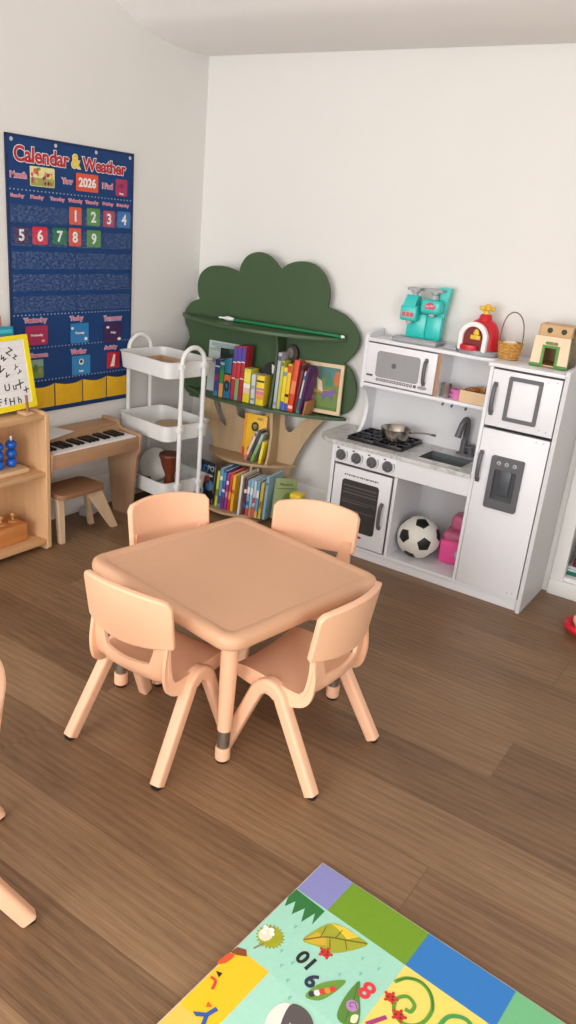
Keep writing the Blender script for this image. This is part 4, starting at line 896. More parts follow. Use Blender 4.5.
# yellow toy box on the floor at the tree's right
yb = thing('yellow_toy_box', 'small yellow toy box standing on the floor right of the tree trunk', 'box', tp(.898, .20, 0), TA)
b = B(); b.box(-.028, .028, -.03, .03, 0, .185, F((238, 204, 40)), .006, 2); b.build('box_body', yb)
b = B(); b.box(-.031, .031, -.033, .033, .180, .204, F((246, 216, 60)), .006, 2); b.box(-.02, .014, -.0305, -.0295, .145, .165, F((120, 110, 40))); b.box(-.02, -.008, -.0305, -.0295, .11, .135, F((90, 140, 60))); b.build('lid', yb)

# ------------------------------------------------------------------ three-tier cart
CT = thing('storage_cart', 'white three-tier rolling storage cart between piano and tree bookcase', 'cart', (.246, -.515, 0), R(-7))
def tray(z, hx=.195, hy=.152, h=.085):
    def L(sx, r, zz): return [(a, c, zz) for a, c in rrect(-hx-sx, hx+sx, -hy-sx, hy+sx, r, 6)]
    b = B(); loop_stack(b, [L(-.014, .035, z), L(-.008, .038, z+.004), L(0, .042, z+h-.004), L(.006, .046, z+h-.002), L(.006, .046, z+h), L(-.002, .04, z+h), L(-.012, .034, z+.007), L(-.018, .03, z+.005)], CARTW); return b.build('tray', CT, angle=50)
for z in (.125, .420, .735): tray(z)
for sx in (-1, 1):
    b = B(); x = sx*.205; w = .072
    pts = [(x, -w, .085), (x, -w, .45), (x, -w, .80)]+[(x, -w*cos(R(a)), .815+.072*sin(R(a))) for a in range(0, 181, 15)]+[(x, w, .80), (x, w, .45), (x, w, .085)]
    b.tube(pts, .0115, CARTW, 14, up=(1, 0, 0))
    b.tube([(x, -w, .09), (x, w, .09)], .009, CARTW, 10)
    hf = b.build('hoop_frame', CT)
    for z in (.428, .743, .133):
        for q in (-w, w): b = B(); b.box(x-.014, x+.014, q-.013, q+.013, z+.04, z+.068, CARTW, .003); b.build('bracket', hf)
    for sy in (-1, 1):
        b = B(); M = Matrix.Translation((sx*.19, sy*.10, .026)) @ Matrix.Rotation(R(90), 4, 'X'); b.lathe([(.006, -.010), (.024, -.010), (.026, -.006), (.026, .006), (.024, .010), (.006, .010)], RUBB, 24, M=M); wl_ = b.build('wheel', CT)
        b = B(); b.box(sx*.19-.010, sx*.19+.010, sy*.10-.014, sy*.10+.014, .048, .060, CARTW, .002); b.cyl((sx*.19, sy*.10, .055), (sx*.19, sy*.10, .142), .006, .006, STEEL, 10)
        for q in (-1, 1): b.box(sx*.19-.007, sx*.19+.007, sy*.10+q*.0125-.0015, sy*.10+q*.0125+.0015, .02, .05, CARTW)
        b.build('caster_fork', wl_)
CM = Matrix.Translation((.246, -.515, 0)) @ Matrix.Rotation(R(-7), 4, 'Z')
def ct(x, y, z): return CM @ Vector((x, y, z))
dj = thing('djembe_drum', 'small amber brown djembe drum in the bottom tray of the white cart', 'drum', ct(.112, -.045, .1312))
AMB = mat('amber_drum', (108, 50, 28), .3, var=.35, scale=14, stretch=(4, 4, .6))
k_ = .67
b = B(); b.lathe([(r*k_, z*k_*1.45) for r, z in [(.001, 0), (.052, 0), (.050, .02), (.036, .08), (.036, .095), (.062, .14), (.080, .19), (.084, .205), (.08, .205), (.06, .14), (.03, .1), (.001, .1)]], AMB, 36); b.build('drum_body', dj)
b = B(); b.lathe([(r*k_, z*k_*1.45) for r, z in [(.085, .192), (.088, .196), (.086, .206), (.080, .211), (.001, .212)]], mat('drum_rim_brown', (92, 44, 26), .4), 36)
b.build('drum_head', dj)
td = thing('frame_drum', 'round white frame drum leaning in the bottom tray of the cart', 'drum', ct(-.060, .010, .222), rot=(R(72), 0, R(12)))
b = B(); b.lathe([(.086, -.018), (.090, -.018), (.090, .018), (.086, .018)], mat('drum_hoop', (196, 190, 180), .5), 40); b.build('hoop', td)
b = B(); b.lathe([(.001, .016), (.087, .016), (.087, .019), (.001, .0195)], mat('drum_skin', (218, 216, 208), .6), 40); b.build('skin', td)
mc = thing('maracas', 'dark red maraca lying in the bottom tray of the white cart', 'maraca', ct(-.128, -.098, .164), rot=(0, R(-4), R(4)))
b = B(); b.sph((0, 0, 0), .030, mat('maraca_red', (96, 36, 34), .4), (1.25, 1, 1)); b.build('head', mc)
b = B(); b.tube([(.034, 0, 0), (.12, 0, 0)], [.008, .010], mat('maraca_handle', (44, 36, 34), .5), 12); b.build('handle', mc)
tb = thing('tambourine', 'dark wooden tambourine lying in the middle tray of the white cart', 'tambourine', ct(.055, .010, .4257), rot=(0, 0, R(20)))
b = B(); b.lathe([(.084, 0), (.090, 0), (.090, .045), (.084, .045)], wood('tambourine_wood', (120, 84, 54), .15, 'z'), 40); b.build('hoop', tb)
b = B(); b.lathe([(.001, .040), (.088, .040), (.088, .046), (.001, .0455)], mat('tambourine_skin', (206, 176, 140), .6), 40); b.build('skin', tb)
for a in range(20, 380, 60): b = B(); b.lathe([(.001, .018), (.012, .019), (.012, .021), (.001, .022)], STEEL, 14, (.0935*cos(R(a)), .0935*sin(R(a)), 0), sx=.7, sy=.7); b.build('jingle', tb)
wt = thing('wooden_tray', 'shallow pale wooden tray lying in the top tray of the white cart', 'tray', ct(.0, .005, .7407))
b = B(); TWD = wood('tray_tan', (206, 174, 138), .07, 'x'); b.box(-.140, .140, -.105, .105, 0, .006, TWD); 
for (a, c, d, e) in ((-.140, .14, -.105, -.097), (-.140, .14, .097, .105), (-.140, -.132, -.097, .097), (.132, .14, -.097, .097)): b.box(a, c, d, e, .006, .045, TWD, .001)
b.build('tray_body', wt)
b = B(); b.box(-.10, .09, -.07, .07, .0065, .022, mat('kraft_paper', (196, 150, 112), .8, var=.05)); b.build('liner', wt)

# ------------------------------------------------------------------ toy piano and stool
PO = (.02, -1.0, 0)
P = thing('toy_piano', 'wooden toy piano table with keyboard against the wall under the calendar', 'piano', PO)
def pb_(): return B(PO)
y0, y1 = -1.280, -.715
for y in (y0, y1-.018):
    b = pb_(); b.prism([(.105, 0), (.232, 0), (.268, .33), (.288, .365), (.290, .440), (.283, .447), (.150, .458), (.138, .466), (.132, .482), (.122, .490), (.02, .490), (.02, .36), (.055, .33)], y, y+.018, PIANOV, 'y'); soften(b.build('side_panel', P), .003)
b = pb_(); b.box(.020, .128, y0+.018, y1-.018, .462, .476, PIANO, .002); b.build('top_shelf', P)
b = pb_(); b.box(.025, .280, y0+.018, y1-.018, .372, .386, PIANO); b.box(.268, .286, y0+.018, y1-.018, .372, .436, PIANO, .002); b.box(.130, .142, y0+.018, y1-.018, .386, .470, PIANO); b.build('key_case', P)
b = pb_(); b.box(.022, .034, y0+.018, y1-.018, .30, .47, PIANO); b.build('back_panel', P)
nk = 22; kw = (y1-y0-.052)/nk
wk = mat('piano_key_white', (236, 234, 230), .3); bkk = mat('piano_key_black', (22, 22, 24), .3)
for k in range(nk):
    ya = y0+.026+kw*k
    b = pb_(); b.box(.144, .274, ya+.0006, ya+kw-.0006, .405, .440, wk, .0015); b.build('white_key', P)
for k in range(nk-1):
    if k % 7 in (2, 6): continue
    ya = y0+.026+kw*(k+1)
    b = pb_(); b.box(.144, .232, ya-.0075, ya+.0075, .440, .4515, bkk, .003); b.build('black_key', P)
sh = thing('music_sheet', 'white sheet of paper lying on the toy piano top by the shelf unit', 'paper', (.085, -1.125, .4765), R(14))
b = B(); b.box(-.045, .075, -.10, .09, 0, .0012, mat('sheet_white', (226, 226, 224), .7)); b.box(-.045, .073, -.098, .092, .0014, .0026, mat('sheet_white', (0, 0, 0))); b.build('sheet', sh)
rp_ = pb_  # stool
SO = (.20, -1.13, 0)
ST = thing('wooden_stool', 'small wooden stool tucked under the toy piano', 'stool', SO)
b = B(SO); b.mesh(curve_mesh([rrect(.150, .325, -1.255, -.985, .035)], .009, .002), wood('stool_seat_wood', (150, 108, 76), .1, 'y'), Matrix.Translation((0, 0, .244))); b.build('seat', ST)
def leg_plank(pts, xa, xb, ax):
    b = B(SO); b.prism(pts, xa, xb, STOOL, ax); soften(b.build('leg', ST), .003)
leg_plank([(-1.085, .235), (-.99, .235), (-.872, 0), (-.912, 0)], .268, .290, 'x')
leg_plank([(-1.0, .235), (-.985, .235), (-.935, 0), (-.965, 0)], .165, .19, 'x')
leg_plank([(-1.245, .235), (-1.205, .235), (-1.200, 0), (-1.228, 0)], .258, .284, 'x')
leg_plank([(-1.245, .235), (-1.205, .235), (-1.225, 0), (-1.25, 0)], .165, .19, 'x')
ad = thing('power_adapter', 'small white power adapter with black cable on the floor under the piano', 'adapter', (.07, -.865, 0), R(20))
b = B(); b.box(-.03, .03, -.05, .05, .0, .035, mat('adapter_white', (214, 214, 214), .5), .006); b.build('adapter_body', ad)
b = B(); b.tube(spline([(.0, .05, .016), (.01, .09, .008), (.03, .11, .006), (.01, .135, .006), (-.02, .12, .03), (-.035, .11, .12)], k=5), .005, RUBB, 8); b.build('cable', ad, label='black cable')

# ------------------------------------------------------------------ shelf unit at the left
UO = (.15, -1.6, 0); uy = -1.286; ux = .290
U = thing('shelf_unit', 'low open wooden shelf unit at the left edge of the photo', 'shelf unit', UO)
def ub(): return B(UO)
pan = [(.012, 0)]+[(ux-.012, 0), (ux, .012)]+[(ux-.035+.035*cos(R(a)), .606+.035*sin(R(a))) for a in range(0, 91, 10)]+[(.012, .641)]
for y in (uy-.022, -2.10):
    b = ub(); b.prism(pan, y, y+.022, OAKU, 'y'); soften(b.build('side_panel', U), .003)
for z in (.030, .352, .610): b = ub(); b.box(.022, ux-.006, -2.078, uy-.022, z, z+.02, OAKUX, .002); b.build('shelf', U)
b = ub(); b.box(.012, .022, -2.078, uy-.022, .03, .63, OAKU); b.build('back_panel', U)

def upright(y): return y
lb = thing('alphabet_board', 'yellow framed white alphabet practice board on top of the shelf unit', 'board', (.205, -1.435, .630), rot=(0, 0, 0))
lb.matrix_world = Matrix.Translation((.205, -1.40, .648)) @ Matrix.Rotation(R(-8), 4, 'Y') @ Matrix.Rotation(R(2.5), 4, 'X')
YF = mat('board_yellow', (244, 222, 20), .45); BW = mat('board_white', (238, 236, 236), .4)
b = B(); b.mesh(curve_mesh([rrect(-.24, .118, 0, .305, .004), rrect(-.222, .096, .022, .288, .002)], .004, .001), YF, M_left(0, 0, 0)); b.build('frame', lb)
b = B(); b.box(-.003, .002, -.23, .105, .01, .295, BW); b.build('white_panel', lb)
b = B(); Ml = M_left(.0026, 0, 0)
for (t_, y, z, h, rot) in (('Z z', .030, .235, .034, 38), ('Y y', .045, .165, .034, 38), ('X x', .060, .095, .036, 38), ('W w', -.035, .240, .034, 38), ('V v', -.022, .165, .036, 38), ('U u', -.002, .100, .034, 0), ('H h', .012, .040, .034, 0), ('F f', -.05, .045, .034, 0)):
    b.mesh(text_mesh(t_, h=h*.85, ext=.0003, off=.0004), INK, Ml @ Matrix.Translation((y, z, 0)) @ Matrix.Rotation(R(-rot), 4, 'Z'))
for z in (.05, .08, .12, .15, .19, .22, .26): b.box(.002, .0028, -.215, .094, z, z+.0008, mat('rule_line', (196, 200, 206), .5))
b.build('lettering', lb)
es = thing('wooden_easel', 'small wooden easel stand holding up the yellow alphabet board', 'easel', (.236, -1.365, .6305))
EW = wood('easel_wood', (150, 96, 60), .1, 'z')
b = B(); b.box(-.035, .022, -.022, .022, 0, .014, wood('easel_foot', (206, 168, 130), .06, 'x'), .003); b.build('foot', es)
b = B(); b.tube([(.012, .0, .012), (.004, .0, .085)], .006, EW, 10); b.build('peg', es)
for k, (x, ytop, zt_, rgb, lab, nm) in enumerate([(.112, -1.314, .350, (30, 150, 186), 'teal blue board standing behind the yellow alphabet board', 'teal_board'), (.090, -1.311, .336, (34, 36, 34), 'black board standing behind the teal blue board', 'black_board')]):
    b = B(); b.box(-.005, .005, -.30, .0, 0, zt_, flat(rgb), .002)
    if k == 0: b.box(.005, .0062, -.29, -.01, zt_-.028, zt_-.012, F((70, 190, 206)))
    o = tag(b.build(nm), lab, 'board'); o.matrix_world = Matrix.Translation((x+.022, ytop, .6315)) @ Matrix.Rotation(R(-6), 4, 'Y')
b = B(); b.box(-.008, .008, -.28, 0, 0, .385, wood('pink_wood', (196, 140, 116), .08, 'y'), .003); o = tag(b.build('wood_board'), 'pinkish wooden panel at the back of the boards on the shelf unit', 'board'); o.matrix_world = Matrix.Translation((.078, -1.330, .6325)) @ Matrix.Rotation(R(-6), 4, 'Y')
bd = thing('bead_stacker', 'wooden stacker with blue bead columns on the middle shelf of the unit', 'toy', (.185, -1.47, .3725))
BB = mat('blue_bead', (22, 92, 190), .25)
b = B(); b.box(-.055, .055, -.16, .112, 0, .022, wood('stacker_base', (224, 186, 144), .06, 'y'), .004); b.build('base', bd)
for q, y in enumerate((.062, -.004, -.07, -.136)):
    b = B(); b.cyl((0, y, .02), (0, y, .155), .004, .004, WHITE, 10); b.sph((0, y, .156), .006, WHITE); b.build('peg', bd)
    for j in range(3 if q == 0 else 3):
        b = B(); z = .043+j*.040; b.lathe([(.0045, -.0195), (.014, -.018), (.0225, -.009), (.0245, 0), (.0225, .009), (.014, .018), (.0045, .0195)], BB, 24, (0, y, z)); b.build('bead', bd, label='shiny blue bead')
kb2 = thing('knobbed_block', 'orange brown wooden block with knobs on the bottom shelf of the unit', 'toy', (.165, -1.52, .0505))
OB = wood('orange_block', (208, 136, 76), .12, 'y')
b = B(); b.box(-.05, .065, -.20, .150, 0, .085, OB, .004); b.build('block', kb2)
for j in range(5):
    y = .115-.062*j
    b = B(); b.lathe([(.022, .085), (.022, .090), (.006, .092), (.005, .108), (.011, .112), (.012, .120), (.008, .127), (.001, .128)], wood('knob_wood', (196, 140, 84), .1, 'z'), 20, (.008, y, 0)); b.build('knob', kb2, label='turned wooden knob')

# ------------------------------------------------------------------ calendar chart on the left wall
CO = (0, -.889, .555)
CAL = thing('calendar_chart', 'large blue fabric calendar and weather pocket chart hung on the left wall', 'calendar', CO)
def cb(): return B(CO)
CY0, CY1, CZ0, CZ1 = -1.2526, -.5255, .555, 1.733
b = cb(); 
def sheet(u, v):
    y = CY0+(CY1-CY0)*u; z = CZ0+(CZ1-CZ0)*v
    return (.0045+.0012*sin(7*u+3)*sin(3.1*v), y, z), (1, 0, 0)
b.slab(sheet, 24, 30, .003, BLUEF); 
for (ya, yb2, za, zb2) in ((CY0, CY1, CZ1-.008, CZ1), (CY0, CY1, CZ0, CZ0+.008), (CY0, CY0+.008, CZ0, CZ1), (CY1-.008, CY1, CZ0, CZ1)): b.box(.003, .0088, ya, yb2, za, zb2, mat('calendar_binding', (16, 42, 84), .6), .001)
b.build('fabric_sheet', CAL)
for y in (-1.222, -.995, -.765, -.552):
    b = cb(); b.lathe([(.008, 0), (.008, .002), (.004, .002)], mat('grommet', (200, 200, 204), .3, metal=.8), 16, M=M_left(.007, y, 1.712)); b.build('grommet', CAL)
for z, ya, yb2 in ((1.523, -1.235, -.545), (1.006, -1.235, -.545), (.858, -1.235, -.545), (.706, -1.235, -.545)):
    n = 34; b = cb()
    for k in range(n+1):
        y = ya+(yb2-ya)*k/n; b.box(.0072, .0078, y-.0032, y+.0032, z-.0025, z+.0025, F((150, 170, 206)))
    b.build('stitched_dots', CAL)
TR = F((186, 30, 52)); TP = F((214, 120, 140)); TPW = F((206, 196, 214))
def ctext(name, txt, y, z, w, h, m, om=None, off=.006, x=.0078, rot=0, bold=.0008):
    b = cb()
    if om: b.mesh(text_mesh(txt, w=w, h=h, ext=.0003, off=off), om, M_left(x, y, z) @ Matrix.Rotation(rot, 4, 'Z'))
    b.mesh(text_mesh(txt, w=w, h=h, ext=.0004, off=bold), m, M_left(x+.0007, y, z) @ Matrix.Rotation(rot, 4, 'Z')); return b.build(name, CAL)
ctext('title_lettering', 'Calendar', -1.067, 1.662, .285, .058, TR, WHITE, .0052, bold=.0022)
ctext('title_lettering', '&', -.884, 1.662, .042, .052, F((236, 204, 70)), F((250, 240, 190)), .0052, bold=.0022)
ctext('title_lettering', 'Weather', -.712, 1.658, .262, .050, TR, WHITE, .0052, bold=.0022)
ctext('heading_lettering', 'Month', -1.191, 1.579, .080, .022, TP, TPW, .003)
ctext('heading_lettering', 'Year', -.932, 1.577, .058, .022, TP, TPW, .003)
ctext('heading_lettering', 'I Feel', -.694, 1.576, .062, .022, TP, TPW, .003)
for dn, y in zip(('Sunday', 'Monday', 'Tuesday', 'Wednesday', 'Thursday', 'Friday', 'Saturday'), (-1.199, -1.098, -.989, -.887, -.789, -.689, -.594)):
    ctext('day_lettering', dn, y, 1.497, .078 if len(dn) > 6 else .066, .017, TP, TPW, .002)
ctext('heading_lettering', 'Yesterday', -1.122, .980, .125, .026, TP, TPW, .003)
ctext('heading_lettering', 'Today', -.884, .978, .078, .026, TP, TPW, .003)
ctext('heading_lettering', 'Tomorrow', -.651, .972, .118, .024, TP, TPW, .003)
ctext('heading_lettering', 'Season', -1.106, .826, .095, .020, TP, TPW, .003)
ctext('heading_lettering', 'Weather', -.872, .824, .095, .022, TP, TPW, .003)
ctext('heading_lettering', 'Activity', -.664, .826, .082, .022, TP, TPW, .003)
# clear vinyl pockets in rows
rows = [(1.398, 1.478), (1.303, 1.384), (1.208, 1.290), (1.114, 1.196), (1.022, 1.102)]
for za, zb2 in rows:
    for ya, yb2 in ((-1.24, -.895), (-.888, -.540)):
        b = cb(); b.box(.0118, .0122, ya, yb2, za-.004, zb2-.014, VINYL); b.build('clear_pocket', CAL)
# yellow pockets
edges = [-1.24, -1.185, -1.022, -.850, -.692, -.534]
for k in range(5):
    ya, yb2 = edges[k]+.004, edges[k+1]-.004; w = yb2-ya
    def pk_(u, v, ya=ya, w=w):
        bulge = sin(pi*min(1, max(0, u)))**.5*(.003+.008*v)
        return (.010+bulge, ya+w*u, .578+.108*v-.010*sin(pi*u)*v), (1, 0, 0)
    b = cb(); b.slab(pk_, 10, 6, .003, YELF); b.build('yellow_pocket', CAL)
b = cb(); b.box(.006, .0085, -1.245, CY1, .690, .700, F((16, 42, 84))); b.build('pocket_binding', CAL)
# cards in the pockets, each a thing
def card(name, ya, yb2, za, zb2, rgb, label, txt=None, th=None, extra=None, group=None, tcol=None, tpos=None):
    O = (.0095, (ya+yb2)/2, za); b = B(O)
    b.mesh(curve_mesh([rrect(ya, yb2, za, zb2, .005, 3)], .0005), flat(rgb), M_left(.0095, 0, 0))
    o = b.build(name); o.location = O; tag(o, label, 'card', group)
    if extra:
        b = B(O); art(b, M_left(.0103, (ya+yb2)/2, (za+zb2)/2), extra); p_ = b.build('picture', o)
    if txt:
        b = B(O); yy, zz = tpos if tpos else ((ya+yb2)/2, (za+zb2)/2)
        b.mesh(text_mesh(txt, h=th, ext=.0003, off=.0018 if txt.isdigit() else .0004), tcol or WHITE, M_left(.0108, yy, zz)); b.build('numeral' if txt.isdigit() else 'lettering', o)
    return o
OR_, GR_, MA_, BL_, PU_, RE_, GD_ = (222, 84, 52), (84, 146, 56), (180, 52, 84), (40, 112, 180), (72, 36, 84), (214, 28, 52), (20, 112, 64)
days = [('1', -.9235, -.8535, 1.398, 1.472, OR_, 'orange red'), ('2', -.821, -.742, 1.398, 1.474, GR_, 'olive green'), ('3', -.7195, -.6495, 1.397, 1.469, MA_, 'maroon pink'), ('4', -.629, -.547, 1.398, 1.471, BL_, 'blue'), ('5', -1.222, -1.150, 1.308, 1.377, PU_, 'dark purple'), ('6', -1.128, -1.048, 1.307, 1.380, RE_, 'bright red'), ('7', -1.019, -.941, 1.309, 1.380, GD_, 'dark green'), ('8', -.927, -.857, 1.305, 1.383, OR_, 'orange red'), ('9', -.821, -.737, 1.303, 1.378, GR_, 'olive green')]
for n_c, ya, yb2, za, zb2, rgb, cn in days: card('number_card', ya, yb2, za, zb2, rgb, cn+' calendar card with white numeral '+n_c, n_c, .044, group='number cards in the calendar')
card('year_card', -.884, -.753, 1.542, 1.617, (224, 84, 54), 'orange red card reading 2026 beside the word Year', '2026', .036)
ap = [('r', -.062, .062, -.036, -.005, F((150, 170, 90))), ('r', -.062, .062, -.005, .036, F((236, 226, 160)))]
random.seed(5)
ap2 = [('e', random.uniform(-.055, .055), random.uniform(-.03, .012), .006, .008, F(c_)) for c_ in [(200, 60, 90), (226, 130, 60), (120, 60, 110), (196, 80, 120), (220, 170, 60)]*3]
ap3 = [('e', -.035, .02, .014, .012, F((214, 110, 90))), ('e', -.02, .03, .010, .006, F((120, 160, 60))), ('t', 'April', .030, .012, .020, F((196, 40, 66)))]
card('month_card', -1.134, -1.004, 1.542, 1.620, (232, 220, 160), 'flower picture card reading April beside the word Month', extra=ap+ap2+ap3)
card('feeling_card', -.645, -.569, 1.5385, 1.613, (170, 44, 96), 'pink card with small face beside the words I Feel', 'Happy', .010, extra=[('e', 0, .008, .014, .010, F((150, 34, 84))), ('e', -.005, .010, .002, .002, F((240, 160, 90))), ('e', .005, .010, .002, .002, F((240, 160, 90))), ('r', -.006, .006, .003, .005, F((240, 160, 90)))], tpos=(-.607, 1.549))
card('day_card', -1.180, -1.057, .872, .958, (176, 40, 88), 'pink card under the heading Yesterday', 'Wednesday', .013, extra=[('e', .035, -.026, .010, .006, F((236, 170, 140)))])
card('day_card', -.923, -.811, .864, .957, (44, 128, 190), 'blue card under the heading Today', 'Thursday', .014, extra=[('e', -.045, .025, .008, .006, WHITE), ('e', .038, -.028, .010, .008, WHITE)])
card('day_card', -.710, -.589, .852, .948, (66, 34, 84), 'dark purple card under the heading Tomorrow', 'Friday', .013, extra=[('e', -.038, .028, .010, .006, WHITE), ('e', .040, -.032, .012, .007, WHITE)])
card('season_card', -1.155, -1.085, .720, .806, (110, 140, 80), 'green landscape card under the heading Season', extra=[('r', -.034, .034, .012, .042, F((136, 164, 150))), ('e', -.01, .005, .012, .018, F((86, 120, 56))), ('e', .018, -.01, .012, .014, F((150, 150, 80)))])
card('weather_card', -.916, -.801, .711, .803, (48, 134, 190), 'blue card with white cloud symbol under the lower heading Weather', 'Rainy', .012, extra=[('e', 0, .016, .015, .015, WHITE), ('e', 0, .018, .009, .009, F((60, 130, 180)))], tpos=(-.858, .728))
card('activity_card', -.690, -.604, .722, .802, (196, 36, 52), 'red card under the heading Activity beside the cart handle', extra=[('p', [(-.02, -.03), (0, .03), (.012, .03), (.006, -.03)], WHITE)])

# ------------------------------------------------------------------ play mat
MO = Vector((2.25, -2.078, 0)); MA = R(-4)
MT = thing('play_mat', 'colourful padded foam play mat with leaf and number pictures on the floor', 'play mat', MO, MA)
def mm(rgb): return mat('mat_%02x%02x%02x' % rgb, rgb, .55, var=.02, scale=120, bump=.12)
c_pu, c_gr, c_bl, c_te, c_mi, c_ye, c_or, c_pa, c_gr2 = (140, 142, 200), (116, 158, 30), (46, 124, 198), (100, 176, 116), (166, 222, 200), (250, 200, 28), (240, 120, 50), (200, 236, 226), (90, 170, 90)
W_, D_, TH = 1.45, 1.30, .012
b = B(); b.box(0, W_, -D_, 0, 0, TH-.001, mm((214, 206, 190)), .004, 2); b.build('foam_body', MT)
b = B(); z0 = TH-.0006
def pr(x0_, x1_, y0_, y1_, rgb): b.box(x0_, x1_, y0_, y1_, TH-.004, z0, mm(rgb))
bw = .112
pr(.004, .094, -bw, -.004, c_pu); pr(.094, .304, -bw, -.004, c_gr); pr(.304, .514, -bw, -.004, c_bl); pr(.514, .724, -bw, -.004, (116, 190, 134)); pr(.724, .934, -bw, -.004, (230, 120, 70)); pr(.934, 1.446, -bw, -.004, c_pu)
pr(.004, .304, -.326, -bw, c_mi); pr(.304, .515, -.326, -bw, (244, 222, 110)); pr(.515, .80, -.326, -bw, c_pa); pr(.80, 1.446, -.326, -bw, c_gr)
pr(.004, .094, -.50, -.326, c_ye); pr(.094, .304, -.50, -.326, (172, 226, 204)); pr(.304, .515, -.50, -.326, (214, 236, 190)); pr(.515, 1.446, -.50, -.326, c_ye)
pr(.004, .304, -1.29, -.50, (244, 200, 90)); pr(.304, .80, -1.29, -.50, c_mi); pr(.80, 1.446, -1.29, -.50, c_bl)
b.build('printed_squares', MT)
def L2(x, y): d = Vector((x-MO.x, y-MO.y, 0)); return Matrix.Rotation(-MA, 3, 'Z') @ d
b = B(); zz = TH-.0004
def P2(pts, rgb, lift=0, sm=False, k=4):
    q = [tuple(L2(*p)[:2]) for p in pts]
    if sm: q = spline(q, True, k)
    b.mesh(curve_mesh([q], .00025), mm(rgb), Matrix.Translation((0, 0, zz+.0003+lift)))
def line2(pts, w, rgb, lift=.0003, k=6, loc=False):
    q = spline([tuple(p) if loc else tuple(L2(*p)[:2]) for p in pts], k=k)
    Lf, Rt = [], []
    for i in range(len(q)):
        a_ = Vector(q[max(0, i-1)]); c_ = Vector(q[min(len(q)-1, i+1)]); t = (c_-a_).normalized(); n_ = Vector((-t.y, t.x)); p_ = Vector(q[i])
        Lf.append(tuple(p_+n_*w/2)); Rt.append(tuple(p_-n_*w/2))
    for i in range(len(q)-1): b.mesh(curve_mesh([[Lf[i], Lf[i+1], Rt[i+1], Rt[i]]], .0002), mm(rgb), Matrix.Translation((0, 0, zz+.0003+lift)))
# pine tops below the purple square
P2([(2.246, -2.192), (2.333, -2.203), (2.329, -2.252), (2.318, -2.222), (2.306, -2.262), (2.292, -2.225), (2.277, -2.258), (2.264, -2.222), (2.252, -2.250), (2.243, -2.222)], (44, 120, 58))
# big folded leaf
P2([(2.335, -2.300), (2.345, -2.255), (2.362, -2.222), (2.392, -2.212), (2.424, -2.214), (2.455, -2.217), (2.440, -2.246), (2.408, -2.283), (2.372, -2.292)], (168, 172, 44), sm=True)
P2([(2.362, -2.222), (2.392, -2.212), (2.430, -2.214), (2.412, -2.236), (2.385, -2.226)], (244, 206, 60), .0003)
P2([(2.335, -2.300), (2.350, -2.262), (2.372, -2.262), (2.385, -2.278), (2.362, -2.292)], (214, 178, 56), .0003)
line2([(2.336, -2.299), (2.37, -2.262), (2.41, -2.24), (2.454, -2.217)], .003, (120, 104, 30), .0006)
for p_, q_ in (((2.362, -2.268), (2.358, -2.235)), ((2.39, -2.25), (2.392, -2.222)), ((2.38, -2.257), (2.395, -2.282)), ((2.41, -2.24), (2.425, -2.26))): line2([p_, q_], .002, (120, 104, 30), .0006)
# red ladybird and crab spots
for (x, y) in ((2.392, -2.296), (2.586, -2.325), (2.555, -2.30)):
    P2([(x+.012*cos(R(a)), y+.010*sin(R(a))) for a in range(0, 360, 30)], (206, 52, 40), .0004)
    for a in (20, 90, 160, 240, 310): P2([(x+.014*cos(R(a))+.0035*cos(R(t)), y+.012*sin(R(a))+.0035*sin(R(t))) for t in range(0, 360, 60)], (206, 52, 40), .0006)
    for a in (60, 200, 330): P2([(x+.006*cos(R(a))+.002*cos(R(t)), y+.005*sin(R(a))+.002*sin(R(t))) for t in range(0, 360, 60)], (40, 30, 30), .0008)
# numerals, upside down towards the viewer
def num(t, x, y, h, rgb, rot):
    p_ = L2(x, y); b.mesh(text_mesh(t, h=h, ext=.0002, off=.0015), mm(rgb), Matrix.Translation((p_.x, p_.y, zz+.0008)) @ Matrix.Rotation(R(rot), 4, 'Z'))
num('10', 2.366, -2.337, .032, (34, 36, 40), 174); num('9', 2.404, -2.370, .034, (44, 52, 76), 174); num('8', 2.508, -2.317, .040, (226, 56, 66), 174); num('7', 2.556, -2.362, .040, (170, 60, 120), 174)
num('Y', 2.279, -2.562, .040, (44, 92, 170), 165)
# two small leaves with animals
P2([(2.412, -2.408), (2.418, -2.372), (2.440, -2.342), (2.462, -2.326), (2.456, -2.362), (2.440, -2.398)], (112, 156, 60), .0002, True)
P2([(2.484, -2.308), (2.500, -2.335), (2.522, -2.372), (2.528, -2.396), (2.508, -2.410), (2.486, -2.404), (2.478, -2.36)], (92, 140, 56), .0002, True)
line2([(2.484, -2.312), (2.495, -2.35), (2.505, -2.405)], .002, (66, 110, 44), .0005)
for k, rgb in enumerate([(60, 60, 70), (236, 236, 230), (220, 60, 50), (240, 150, 50), (220, 60, 50)]):
    x, y = 2.420+.0075*k, -2.396+.009*k; P2([(x+.0068*cos(R(a)), y+.0068*sin(R(a))) for a in range(0, 360, 30)], rgb, .0005+.0002*k)
P2([(2.500+.013*cos(R(a)), -2.366+.013*sin(R(a))) for a in range(0, 360, 30)], (190, 140, 190), .0006); line2([(2.500+(.011-.0022*t)*cos(t*1.4), -2.366+(.011-.0022*t)*sin(t*1.4)) for t in range(5)], .002, (120, 80, 140), .0009)
P2([(2.510, -2.384), (2.520, -2.376), (2.524, -2.392), (2.514, -2.398)], (244, 232, 190), .0005, True)
